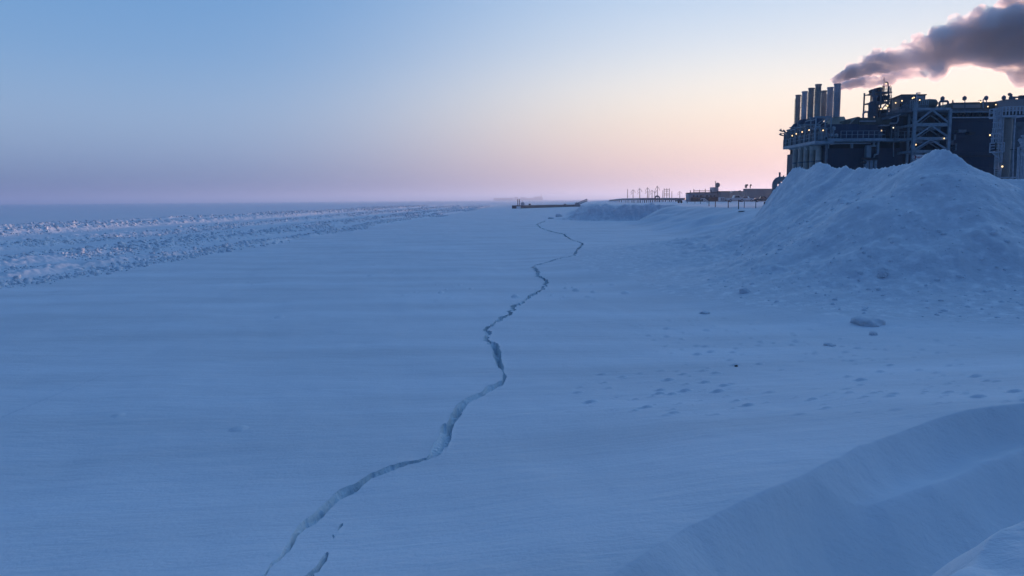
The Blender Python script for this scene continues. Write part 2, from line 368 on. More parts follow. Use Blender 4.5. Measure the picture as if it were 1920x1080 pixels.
MAT = dict(
    snow=snow_mat('snow', (.82,.85,.87), .012, 14, aniso=.05),
    pile=snow_mat('ploughed_snow', (.79,.825,.85), .07, 3.2, fleck=.16),
    rub=snow_mat('ice_rubble', (.80,.85,.88), .06, 2.0),
    crack=snow_mat('crack_ice', (.68,.79,.83), .04, 14, col2=(.78,.86,.89)),
)

# ------------------------------------------------------------------ tagging and mesh helpers
def tag(o, label=None, cat=None, group=None, kind=None):
    if label: o['label'] = label
    if cat: o['category'] = cat
    if group: o['group'] = group
    if kind: o['kind'] = kind
    return o
def fast_mesh(name, V, F, material, smooth=True):
    me = bpy.data.meshes.new(name); n = len(V); q = len(F)
    me.vertices.add(n); me.vertices.foreach_set('co', V.astype(np.float32).ravel())
    w_ = F.shape[1]; me.loops.add(q*w_); me.loops.foreach_set('vertex_index', F.astype(np.int32).ravel())
    me.polygons.add(q); me.polygons.foreach_set('loop_start', np.arange(0, q*w_, w_, dtype=np.int32))
    me.update(calc_edges=True)
    if smooth: me.polygons.foreach_set('use_smooth', np.ones(q, bool))
    me.materials.append(material)
    o = bpy.data.objects.new(name, me); COL.objects.link(o); return o

# the ground: one height field on a polar grid, fine where the detail is, split into its named pieces
def build_ground():
    q = math.atan
    a_crk0, a_crk1 = q((455-960)/FPX), q((1115-960)/FPX)
    cols = np.concatenate([np.linspace(R(-180), R(-44), 50, endpoint=False), np.linspace(R(-44), a_crk0, 320, endpoint=False),
                           np.linspace(a_crk0, a_crk1, 760, endpoint=False), np.linspace(a_crk1, R(42), 520, endpoint=False), np.linspace(R(42), R(180), 50)])
    r = [1.2]
    while r[-1] < 14000:
        d = r[-1]
        st = min(max(d*d/6600, .014), .0095*d)
        if d > 25 and d < 75: st = min(st, .22)
        if 75 < d < 260: st = .0042*d
        if 165 < d < 192: st = .4
        if d < 5.5: st = .04
        r.append(d+st)
    r = np.array(r)
    A, RR = np.meshgrid(cols, r)
    X = RR*np.sin(A); Y = RR*np.cos(A)
    Z, pile, crm, drm, bankm, rb, pad = terrain(X, Y, True)
    nr, nc = X.shape
    V = np.stack([X, Y, Z], -1).reshape(-1, 3)
    idx = np.arange(nr*nc).reshape(nr, nc)
    F = np.stack([idx[:-1, :-1], idx[:-1, 1:], idx[1:, 1:], idx[1:, :-1]], -1).reshape(-1, 4)[:, ::-1]
    cls = np.zeros((nr-1, nc-1), np.int8)
    cls[(pad[:-1, :-1] > .55)] = 5
    cls[(rb[:-1, :-1] > .5)] = 3
    cls[(bankm[:-1, :-1] > .5)] = 4
    cls[(pile[:-1, :-1] > .22)] = 1
    dr = (drm > .5) & (np.hypot(X, Y) < 34)
    cls[dr[:-1, :-1]] = 6
    cc = crm > 0
    cls[cc[:-1, :-1] | cc[1:, 1:] | cc[1:, :-1] | cc[:-1, 1:]] = 2
    cls = cls.ravel()
    spec = {0: ('sea_ice', MAT['snow'], dict(kind='structure', label='flat snow covered sea ice reaching to the horizon')),
            1: ('snow_pile', MAT['pile'], dict(label='tall ploughed snow pile with a pointed peak in front of the plant', cat='snow pile')),
            2: ('ice_crack', MAT['crack'], dict(kind='structure', label='jagged open crack winding through the sea ice')),
            3: ('ice_rubble', MAT['rub'], dict(kind='stuff', label='rows of broken ice rubble on the left, far rows sunlit', cat='ice rubble')),
            4: ('snow_bank', MAT['pile'], dict(label='low cloddy snow bank in front of the distant pipeline', cat='snow bank')),
            5: ('ground', MAT['snow'], dict(kind='structure', label='raised snowy pad that carries the plant and parked trucks')),
            6: ('snow_drift', MAT['snow'], dict(kind='structure', label='smooth wind carved drift with shaded scoop in the foreground'))}
    for k, (nm, m, tg) in spec.items():
        f = F[cls == k]
        if not len(f): continue
        u, inv = np.unique(f, return_inverse=True)
        o = fast_mesh(nm, V[u], inv.reshape(-1, 4), m); tag(o, **tg)
build_ground()

# ------------------------------------------------------------------ mesh builder for made things
class MB:
    def __init__(s): s.v = []; s.f = []
    def add(s, v, f):
        n = len(s.v); s.v += [tuple(p) for p in v]; s.f += [tuple(i+n for i in q) for q in f]; return s
    def box(s, x0, x1, y0, y1, z0, z1):
        if x0 > x1: x0, x1 = x1, x0
        if y0 > y1: y0, y1 = y1, y0
        if z0 > z1: z0, z1 = z1, z0
        return s.add([(x, y, z) for z in (z0, z1) for x, y in ((x0,y0),(x1,y0),(x1,y1),(x0,y1))],
                     [(0,3,2,1),(4,5,6,7),(0,1,5,4),(1,2,6,5),(2,3,7,6),(3,0,4,7)])
    def pbox(s, px0, py0, px1, py1, Y0, Y1):        # front face measured in the photo, at its distance
        a = W(px0, py0, Y0); b = W(px1, py1, Y0)
        return s.box(a.x, b.x, Y0, Y1, b.z, a.z)
    def beam(s, p, q, w, h=None):
        h = h or w; p = Vector(p); q = Vector(q); d = (q-p).normalized()
        u = d.cross(Vector((0,0,1))) if abs(d.z) < .95 else d.cross(Vector((0,1,0)))
        u.normalize(); v = d.cross(u); P = []
        for c in (p, q):
            for a, b in ((-1,-1),(1,-1),(1,1),(-1,1)): P.append(c+u*a*w/2+v*b*h/2)
        return s.add(P, [(0,1,2,3),(7,6,5,4),(0,4,5,1),(1,5,6,2),(2,6,7,3),(3,7,4,0)])
    def tube(s, pts, r, n=8, cap=True):
        pts = [Vector(p) for p in pts]; rs = r if isinstance(r, (list, tuple)) else [r]*len(pts); base = len(s.v); V = []
        u = None
        for i, p in enumerate(pts):
            d = (pts[min(i+1, len(pts)-1)]-pts[max(i-1, 0)]).normalized()
            if u is None: u = d.cross(Vector((0,0,1))) if abs(d.z) < .95 else d.cross(Vector((0,1,0)))
            u = (u-d*u.dot(d)).normalized(); v = d.cross(u)
            for k in range(n): a = 2*PI*k/n; V.append(p+(u*math.cos(a)+v*math.sin(a))*rs[i])
        F = [(i*n+k, (i+1)*n+k, (i+1)*n+(k+1) % n, i*n+(k+1) % n) for i in range(len(pts)-1) for k in range(n)]
        if cap: F += [tuple(range(n)), tuple(range((len(pts)-1)*n+n-1, (len(pts)-1)*n-1, -1))]
        return s.add(V, F)
    def lathe(s, c, prof, n=20):                    # prof: (radius, z)
        V = []; F = []
        for r_, z in prof:
            for k in range(n): a = 2*PI*k/n; V.append((c[0]+r_*math.cos(a), c[1]+r_*math.sin(a), c[2]+z))
        for i in range(len(prof)-1):
            for k in range(n): F.append((i*n+k, i*n+(k+1) % n, (i+1)*n+(k+1) % n, (i+1)*n+k))
        F += [tuple(range(n-1, -1, -1)), tuple(range((len(prof)-1)*n, len(prof)*n))]
        return s.add(V, F)
    def prism(s, poly, y0, y1):                     # poly in x, z
        n = len(poly); V = [(x, y0, z) for x, z in poly]+[(x, y1, z) for x, z in poly]
        return s.add(V, [tuple(range(n)), tuple(range(2*n-1, n-1, -1))]+[(i, i+n, (i+1) % n+n, (i+1) % n) for i in range(n)])
    def pprism(s, pp, Y0, Y1): return s.prism([(W(a, b, Y0).x, W(a, b, Y0).z) for a, b in pp], Y0, Y1)
    def build(s, name, m, parent=None, smooth=True, **tg):
        me = bpy.data.meshes.new(name); me.from_pydata(s.v, [], s.f); me.validate(); me.update()
        import bmesh
        b = bmesh.new(); b.from_mesh(me); bmesh.ops.recalc_face_normals(b, faces=b.faces); b.to_mesh(me); b.free()
        if smooth: me.shade_smooth(); me.set_sharp_from_angle(angle=R(38))
        me.materials.append(MAT[m]); o = bpy.data.objects.new(name, me); COL.objects.link(o)
        if parent is not None: o.parent = parent; o.matrix_parent_inverse = parent.matrix_basis.inverted()
        tag(o, **tg); return o
def empty(name, loc, label, cat, group=None):
    o = bpy.data.objects.new(name, None); COL.objects.link(o); o.location = loc; o.empty_display_size = .3
    return tag(o, label, cat, group)
def copy_tree(o, parent=None):
    c = o.copy(); COL.objects.link(c)
    if parent is not None: c.parent = parent
    for ch in list(o.children): copy_tree(ch, c)
    return c

def cladding(name, base, rib=1.0, var=.15):          # ribbed sheet wall with panel seams and faint streaks
    m = mat(name, base, .55, .0, var, .35, .02, 6, spec=.35); t = m.node_tree
    b = t.nodes['Principled BSDF']; g = N(t, 'ShaderNodeNewGeometry')
    s = N(t, 'ShaderNodeSeparateXYZ'); L(t, g.outputs['Position'], s.inputs[0])
    k = math_(t, 'FRACT', math_(t, 'MULTIPLY', math_(t, 'ADD', s.outputs[0], s.outputs[1]), 1.0/rib)); k = math_(t, 'GREATER_THAN', k, .5)
    k2 = math_(t, 'FRACT', math_(t, 'MULTIPLY', s.outputs[2], .42)); k2 = math_(t, 'LESS_THAN', k2, .05)
    bp = N(t, 'ShaderNodeBump'); bp.inputs['Distance'].default_value = .05; L(t, math_(t, 'SUBTRACT', k, k2), bp.inputs['Height']); L(t, bp.outputs[0], b.inputs['Normal'])
    return m
MAT.update(
    navy=cladding('navy_cladding', (.015,.029,.062)), navy2=cladding('blue_cladding', (.030,.058,.112), .7),
    dark=mat('dark_steel', (.012,.015,.022), .6, 0, .3, 2), deep=mat('recess_shade', (.004,.005,.008), .8),  # the near-black one has the shade of openings put into its colour
    steel=mat('painted_steel', (.22,.31,.37), .5, .2, .25, 1.5, .01), steel2=mat('grey_steel', (.11,.145,.18), .55, .2, .3, 1.5, .01),
    olive=mat('olive_roof', (.095,.11,.095), .6, .1, .25, .8, .02), stackm=mat('stack_steel', (.26,.265,.245), .5, .1, .35, .5, .02, 3),
    stackb=mat('stack_blue_grey', (.40,.45,.50), .5, .1, .25, .5, .02, 3),
    duct=mat('duct_grey', (.34,.36,.34), .55, .1, .25, .7, .02, 3), frost=mat('frosted_steel', (.36,.42,.48), .8, 0, .2, 3, .05, 8),
    silo=cladding('silo_cladding', (.20,.21,.205), .9), tan=mat('weathered_tan', (.34,.31,.28), .7, 0, .2, 1, .02),
    bldg=mat('pale_building', (.30,.33,.37), .7, 0, .15, .4, .02), bldg2=mat('brown_building', (.25,.24,.24), .7, 0, .15, .4, .02),
    white=mat('white_paint', (.72,.73,.74), .5, 0, .06, 2), truckp=mat('silver_paint', (.55,.60,.64), .3, .3, .05, 2), truckd=mat('dark_paint', (.07,.09,.10), .3, .3, .05, 2),
    glass=mat('dark_glass', (.015,.02,.03), .08, 0, spec=.6), tyre=mat('tyre_rubber', (.015,.015,.016), .85), chrome=mat('bright_metal', (.5,.5,.5), .3, .9),
    wood=mat('weathered_post', (.10,.06,.055), .8, 0, .3, 4), pole=mat('pole_wood', (.075,.07,.085), .8, 0, .2, 2), red=mat('red_paint', (.32,.02,.03), .5),
    pipe=mat('insulated_pipe', (.24,.25,.29), .5, .4, .15, .3), hull=mat('dark_hull', (.012,.018,.03), .8, 0, .4, .6, .03, 2),
    bulb=mat('lamp_glow', (1,.8,.5), .5, emis=(1.0,.66,.30), estr=2.2), bulbw=mat('pale_lamp_glow', (1,.9,.7), .5, emis=(1.0,.82,.55), estr=2.2),
)
def lamp(px, py, Y, parent, r=.16, m='bulb', post=None, glow=0):
    r *= .48
    c = W(px, py, Y); b = MB()
    b.lathe((c.x, c.y, c.z), [(.02, .34), (r*.8, .30), (r*1.15, .12), (r*.95, .10)], 10)
    if post: b.tube([(c.x+.35, Y+.1, W(px, post, Y).z), (c.x+.35, Y+.1, c.z+.45), (c.x+.15, Y+.05, c.z+.5), (c.x, Y, c.z+.33)], .045, 6)
    else: b.beam((c.x, Y, c.z+.3), (c.x, Y+.7, c.z+.35), .06)
    f = b.build('lamp_fitting', 'steel2', parent)
    MB().lathe((c.x, c.y, c.z), [(.02, -r), (r*.7, -r*.7), (r, 0), (r*.7, .10), (.02, .11)], 10).build('bulb', m, f)
def railing(b, p, q, h=1.1, n=6, mid=2, w=.07):
    p = Vector(p); q = Vector(q)
    for k in range(n+1):
        a = p.lerp(q, k/n); b.beam(a, a+Vector((0,0,h)), w)
    for k in range(1, mid+1):
        z = Vector((0, 0, h*k/mid)); b.beam(p+z, q+z, w*.8)

# ---- the turbine hall with its stacks, left end of the plant
def turbine_hall():
    Y = 120.0; x0 = W(1549, 300, Y).x; zb = 3.0
    T = empty('turbine_hall', (W(1600, 330, Y).x, Y, zb), 'dark navy plant building with a row of seven tall exhaust stacks at its left end', 'plant building')
    zt = W(1600, 278, Y).z
    MB().box(x0, W(1692, 300, Y).x, Y, Y+17, zb, zt).build('wall', 'navy', T, False)
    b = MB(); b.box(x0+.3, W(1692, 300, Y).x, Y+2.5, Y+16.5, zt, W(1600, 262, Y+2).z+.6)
    b.build('recess', 'deep', T, False)  # deep shadow below the deck painted in as a near-black wall
    for px, a in ((1552.5, 4.2), (1598, 3.2)):
        MB().pbox(px-a/2, 264, px+a/2, 278.3, Y+.1, Y+.5).build('column', 'steel', T)
    MB().tube([W(1557, 270.5, Y-.1), W(1570, 269, Y-.1), W(1633, 268.5, Y-.1)], .09).build('pipe', 'frost', T)
    # deck along the front
    fy = 117.6
    a = W(1540, 262, fy); c = W(1661, 262, fy); zd = W(1600, 259.2, fy).z
    MB().box(W(1552, 262, fy).x, c.x, fy, Y+2.4, zd-.42, zd).build('deck', 'steel', T)
    r = MB(); railing(r, (W(1577, 259, fy).x, fy+.1, zd), (c.x-.05, fy+.1, zd), 1.12, 8); railing(r, (c.x-.05, fy+.1, zd), (c.x-.05, Y, zd), 1.12, 2); r.build('railing', 'steel', T, False)
    MB().pbox(1661, 259.5, 1690, 265, Y-.6, Y+.5).build('beam', 'steel', T, False)
    # upper block
    u = MB(); u.pbox(1551, 233, 1654, 262.3, Y+.9, Y+20); u.build('upper_wall', 'navy2', T, False)
    u = MB(); u.pbox(1654, 222, 1692, 262.3, Y+2.6, Y+20); u.build('upper_wall', 'navy', T, False)
    MB().pbox(1652, 234, 1668, 235.6, Y-.3, Y+.8).build('canopy', 'frost', T, False)
    for px in (1672, 1679, 1684.5): MB().pbox(px-.6, 236, px+.6, 259, Y+1.2, Y+1.5).build('pipe', 'steel', T)
    MB().tube([W(1684, 215, Y-1), W(1684, 226, Y-1), W(1681, 231, Y-1), W(1668, 231.5, Y-1)], .13).build('pipe', 'steel', T)
    # stepped roof
    g = MB(); g.pprism([(1594,233.2),(1608,218.8),(1613,219.5),(1613,233.2)], Y+1.0, Y+14); g.pbox(1586, 225.5, 1594.5, 233.2, Y+2, Y+12); g.build('roof', 'olive', T, False)
    MB().pbox(1612.6, 220.6, 1671, 233.2, Y+.8, Y+16).build('roof', 'olive', T, False)
    MB().pbox(1612.6, 226.2, 1642, 227.8, Y+.55, Y+.78).build('gutter', 'frost', T, False)
    # pyramid hood under the near right stack
    hx, hy = W(1571, 220, 129).x, 129.0; hz = W(1571, 219.5, 129).z; hb = W(1571, 235, 123).z
    V = [(hx-3.1, 122.6, hb), (hx+2.6, 122.6, hb), (hx+2.6, 133, hb), (hx-3.1, 133, hb), (hx-.75, 128.2, hz), (hx+.75, 128.2, hz), (hx+.75, 129.8, hz), (hx-.75, 129.8, hz)]
    V[0] = (W(1550, 234, 122.6).x, 122.6, hb); V[1] = (W(1590, 234, 122.6).x, 122.6, hb); V[2] = (V[1][0]+1.5, 133, hb); V[3] = (V[0][0]+1.5, 133, hb)
    MB().add(V, [(0,1,5,4),(1,2,6,5),(2,3,7,6),(3,0,4,7),(4,5,6,7),(3,2,1,0)]).build('hood', 'olive', T, False)
    for (px, py) in ((1534.6, 158), (1521.4, 165), (1509, 171.3), (1496.8, 178), (1570.5, 157), (1557.2, 163.6), (1545.2, 170)):
        row = px < 1540
        Ys = {1534.6:126.5, 1521.4:129.5, 1509:132.5, 1496.8:135.5, 1570.5:129, 1557.2:132.2, 1545.2:135.3}[px]
        rad = {1534.6:.47, 1521.4:.455, 1509:.44, 1496.8:.43, 1570.5:.53, 1557.2:.50, 1545.2:.46}[px]
        c = W(px, py, Ys); low = 214 if row else 222; zl = W(px, 235, Ys).z-1.5; H = c.z-zl
        zr = W(px, {1534.6:219.5, 1521.4:227, 1509:224, 1496.8:232}.get(px, 224), Ys).z-zl
        prof = [(rad, zr-.2), (rad, H*.66), (rad+.05, H*.66+.02), (rad+.05, H*.66+.12), (rad, H*.66+.14), (rad, H*.83), (rad+.05, H*.83+.02), (rad+.05, H*.83+.12), (rad, H*.83+.14), (rad, H-.22), (rad+.07, H-.2), (rad+.07, H), (rad-.05, H), (rad-.05, H-.5), (.01, H-.5)]
        bm_ = 'stackm' if px in (1534.6, 1521.4, 1496.8, 1545.2) else 'stackb'
        s = MB().lathe((c.x, Ys, zl), prof, 24).build('exhaust_stack', bm_, T)
        if row: MB().lathe((c.x, Ys, zl), [(1.0, 0), (1.0, zr-.5), (.62, zr)], 20).build('base', 'navy2', s)
        k = MB(); lx = c.x-rad-.1 if row else c.x+rad+.05
        k.beam((lx, Ys, zl+zr), (lx, Ys, c.z-.6), .06)
        for j in range(7): zz = zl+zr+(H-zr-.6)*(j+.5)/7; k.beam((lx-.02, Ys, zz), (c.x, Ys, zz), .09)
        k.build('bracket', 'dark', s)
    # the deck on the left face
    P0, P1 = W(1549, 266.5, 119), W(1468.5, 277.5, 138.5)
    dx = 47.2; YE = 131.5; zdk = P0.z+.15
    D = MB(); D.box(dx, x0+.3, 117.8, YE, zdk-.45, zdk); D.build('side_deck', 'steel', T, False)
    r = MB(); railing(r, (dx+.05, 117.9, zdk), (dx+.05, YE-.1, zdk), 1.15, 12); railing(r, (dx, YE-.1, zdk), (x0, YE-.1, zdk), 1.15, 2); railing(r, (dx, 117.9, zdk), (W(1552,262,117.9).x, 117.9, zdk), 1.15, 4)
    r.build('side_railing', 'steel', T, False)
    # upper wall set back behind the side deck, and the machinery frames on the deck
    MB().box(x0-.2, x0+12, 125, 137, zdk, W(1500, 238, 132).z).build('stack_house', 'navy', T, False)
    rnd = random.Random(5)
    for k, yy in enumerate((118.5, 120.6, 122.7, 124.8, 126.9, 129, 131)):
        e = MB(); h = 2.3+rnd.random()*.8+(.9 if k < 2 else 0)
        for xx in (dx+.35, x0-.1):
            e.beam((xx, yy, zdk), (xx, yy, zdk+h), .16)
        e.beam((dx+.1, yy, zdk+h), (x0, yy, zdk+h), .18); e.beam((dx+.4, yy, zdk+h*.55), (x0-.1, yy, zdk+h), .08)
        if k < 6: e.beam((dx+.35, yy, zdk+h*.9), (dx+.35, yy+2.1, zdk+h*.9), .10)
        e.build('deck_frame', 'steel', T, False)
        m_ = MB(); m_.lathe((dx+1.25, yy+1.05, zdk), [(.42, 0), (.42, .9), (.3, 1.1), (.16, 1.2), (.16, 1.9), (.28, 1.95), (.28, 2.15), (.02, 2.2)], 10)
        m_.box(dx+.5, dx+.85, yy+.6, yy+1.4, zdk, zdk+1.5); m_.tube([(dx+.25, yy+.7, zdk+.2), (dx+.25, yy+.7, zdk+2.1), (dx+.05, yy+.7, zdk+2.35), (dx-.25, yy+.7, zdk+2.3)], .07, 6)
        m_.build('machine', 'steel2', T)
    e = MB()
    for (zz, sgn) in ((1.9, 1), (2.6, 1)): e.tube([(dx+.1, YE, zdk+zz), (dx-.35, YE, zdk+zz+.1), (dx-.6, YE, zdk+zz+.35)], [.08, .12, .26], 8)
    for xx in (dx+.1, dx+.9, dx+1.5): e.tube([(xx, YE-.4, zdk), (xx, YE-.4, zdk+2.6), (xx-.3, YE-.4, zdk+2.85)], .13, 8)
    e.build('vent_pipes', 'steel2', T)
    e = MB(); e.pbox(1553, 239, 1553+11, 240.6, 118.6, 120.5); e.pbox(1548.5, 240, 1550.5, 257, 118.6, 119.3); e.pbox(1561, 239, 1563, 252, 118.6, 119.3); e.pbox(1536, 246, 1545, 262, 118.9, 120.5); e.pbox(1530, 239, 1546, 241, 118.7, 120.5)
    e.tube([W(1528, 262, 118.5), W(1528, 243, 118.5), W(1530, 239, 118.5), W(1536, 238, 118.5), W(1538, 247, 118.5)], .18, 8)
    e.build('deck_equipment', 'steel', T, False)
    e = MB()
    for px, t_ in ((1557.5, 251), (1563, 238.5), (1568, 252)): e.tube([W(px, 261, 118.2), W(px, t_, 118.2)], .09, 6); e.lathe(tuple(W(px, t_+6, 118.2)), [(.1, 0), (.3, .1), (.3, .5), (.1, .6)], 8)
    e.build('standpipes', 'steel', T)
    # the bent air ducts under the side deck
    for k, (yy, px) in enumerate(((121.6, 1535.5), (124.2, 1524), (126.9, 1512.5), (129.3, 1502), (131.8, 1492))):
        c = W(px, 290, yy); zt_ = W(px, 276.5, yy).z; rr_ = .50
        pts = [(c.x, yy, 2.6), (c.x, yy, zt_-.6)]+[(c.x-.75+.75*math.cos(a), yy, zt_-.6+.75*math.sin(a)) for a in (.4, .8, 1.2, 1.57, 1.95, 2.4)]
        d_ = MB().tube(pts, [rr_]*6+[rr_*.98, rr_*.9], 16).build('air_duct', 'duct', T)
        MB().lathe((c.x, yy, W(px, 302+k, yy).z), [(rr_+.02, -.1), (rr_+.07, -.08), (rr_+.07, .08), (rr_+.02, .1)], 16).build('flange', 'steel2', d_)
    for k in range(3):
        yy = 119+k*6.0; MB().box(x0-.5, x0-.2, yy, yy+.3, 3, zdk-.45).build('column', 'steel2', T)
    for px, py, yy in ((1493, 251, 125), (1504, 247.5, 122), (1517, 244, 119.5), (1543.3, 244.5, 118.2), (1485.5, 254.5, 127)): lamp(px, py, yy, T, .2)
    lamp(1564, 240, 118, T, .15, 'bulbw'); lamp(1653, 245.2, 119.5, T, .17); lamp(1675, 239.6, 118.6, T, .17, 'bulbw', 262)
    # pipes running down the wall
    p = MB(); p.pbox(1625.5, 274.5, 1633, 296, Y-.9, Y-.1); p.pbox(1625.5, 272.5, 1648, 274.6, Y-.8, Y-.2); p.pbox(1638.5, 263, 1640.6, 273, Y-.7, Y-.3); p.pbox(1645.8, 263, 1648, 288, Y-.7, Y-.3)
    p.tube([W(1647, 288, Y-.5), W(1640, 290, Y-.5), W(1638.5, 296, Y-.5)], .14, 8)
    p.pbox(1622.5, 300, 1629, 318, Y-.9, Y-.2); p.pbox(1631.5, 300, 1636.5, 318, Y-.9, Y-.2); p.pbox(1640, 300, 1644, 318, Y-.9, Y-.2); p.build('downpipe', 'steel', T, False)
    MB().tube([W(1646, 298, Y-1.1), W(1617, 298, Y-1.1), W(1614, 300, Y-1.1), W(1614, 303, Y-1.1), W(1617, 304.5, Y-1.1), W(1624, 304.5, Y-1.1)], .2, 8).build('pipe', 'dark', T)
    MB().tube([W(1675.3, 266, Y-.2), W(1675.3, 294, Y-.2)], .08, 6).build('pipe', 'steel', T)
turbine_hall()

# ---- roof vent pipe beside the tower
v = empty('vent_mast', W(1619, 221, 123), 'short bent vent pipe on the roof left of the lattice tower', 'vent pipe')
MB().tube([W(1618.5, 221, 123), W(1618.5, 213, 123), W(1620, 211, 123), W(1624, 209.5, 123)], .16, 8).build('pipe', 'steel', v)
e = MB(); a = W(1618.5, 207.3, 123)
e.tube([W(1618.8, 213, 123), W(1618.8, 206.5, 123), W(1624, 206.8, 123), W(1623, 209.5, 123)], .035, 6); e.build('bracket', 'steel', v)

# ---- open process tower
def process_tower():
    Y = 124.0; T = empty('process_tower', W(1652, 222, Y), 'dark open lattice tower crammed with pipes and vessels, lamp on top', 'process tower')
    f = MB()
    X = lambda px, py=200: W(px, py, Y)
    for px, top in ((1637.8, 169), (1651, 164), (1665, 162), (1669.8, 190)):
        for yy in (Y, Y+3.4):
            f.beam((X(px).x, yy, X(px, 222).z), (X(px).x, yy, X(px, top).z), .2)
    for py, a, b_ in ((173, 1640, 1671), (190.8, 1637, 1671), (206, 1637, 1671), (221.5, 1630, 1672)):
        for yy in (Y, Y+3.4): f.beam((X(a).x, yy, X(a, py).z), (X(b_).x, yy, X(b_, py).z), .18)
        f.box(X(a).x, X(b_).x, Y, Y+3.4, X(a, py).z-.08, X(a, py).z+.05)
    f.build('frame', 'steel2', T, False)
    f = MB()
    for a, b_ in (((1640, 206), (1651, 192)), ((1651, 206), (1640, 192)), ((1664, 192), (1652, 206)), ((1666, 193), (1669, 206)), ((1638, 188), (1651, 175))): f.beam(X(*a), X(*b_), .16)
    f.build('brace', 'steel2', T, False)
    c = W(1654, 206, Y+1.8); MB().lathe((c.x, Y+1.8, W(1652, 220, Y).z), [(.3, 0), (1.0, .1), (1.15, .3), (1.15, .95), (.8, 1.2), (.2, 1.3)], 18).build('vessel', 'dark', T)
    c = W(1649, 186, Y+1.8); MB().lathe((c.x, Y+1.8, W(1652, 190, Y).z), [(.3, 0), (.7, .1), (.8, .3), (.8, .9), (.5, 1.1), (.2, 1.2)], 16).build('vessel', 'dark', T)
    c = W(1661, 186, Y+1.8); MB().tube([W(1655, 180, Y+1.6), W(1661, 184.5, Y+1.6), W(1661.5, 188, Y+1.6)], [.2, .6, .2], 12).build('vessel', 'dark', T)
    b = MB(); b.pprism([(1640.5,167),(1644,164.5),(1653,163),(1651.5,172),(1641.5,172.5)], Y+.4, Y+2.6); b.build('cowling', 'dark', T, False)
    for pts, r_ in (([(1637.8, 200), (1637.8, 171), (1639, 168.5), (1643, 167.5)], .22), ([(1631, 222), (1631, 194), (1632.2, 192.5), (1638, 192.5)], .26), ([(1629, 222), (1629, 210), (1630, 208.7), (1634, 208.7)], .2), ([(1634.8, 222), (1634.8, 198), (1636.5, 195), (1637.5, 190)], .2),
                    ([(1640.5, 218), (1640.5, 184), (1643, 180)], .34), ([(1644, 222), (1643.6, 197), (1647, 192)], .22)):
        MB().tube([X(*p) for p in pts], r_, 8).build('pipe', 'steel2', T)
    b = MB()
    for px in (1634.5, 1636.5):
        b.beam(X(px-3.5, 221), X(px+1.5, 208), .14)
    for py in (197, 202, 207): b.beam(X(1632, py+2), X(1637.5, py-3), .16)
    b.build('stair', 'dark', T, False)
    b = MB()
    for px in (1669.2, 1671.8):
        b.beam(X(px, 204), X(px, 164), .05)
    for k in range(16): b.beam(X(1669.2, 204-k*2.6), X(1671.8, 204-k*2.6), .04)
    b.build('ladder', 'steel', T, False)
    b = MB(); railing(b, X(1655, 173), X(1670, 173), 1.0, 5); railing(b, X(1653, 190), X(1671, 190), 1.0, 5); b.build('railing', 'steel2', T, False)
    MB().tube([X(1657.3, 173), X(1657.6, 144)], .04, 5).build('antenna', 'dark', T)
    MB().tube([X(1655.4, 173), X(1655.6, 160.5)], .09, 5).build('antenna', 'dark', T)
    b = MB().tube([X(1665, 173), X(1665.2, 156), X(1664, 154.5), X(1661.5, 154.8)], .1, 6); b.build('lamp_post', 'steel2', T)
    for px, py in ((1661.4, 157), (1651.8, 204.6), (1661.3, 201.5), (1664.2, 198.3)): lamp(px, py, Y-.4, T, .19)
process_tower()

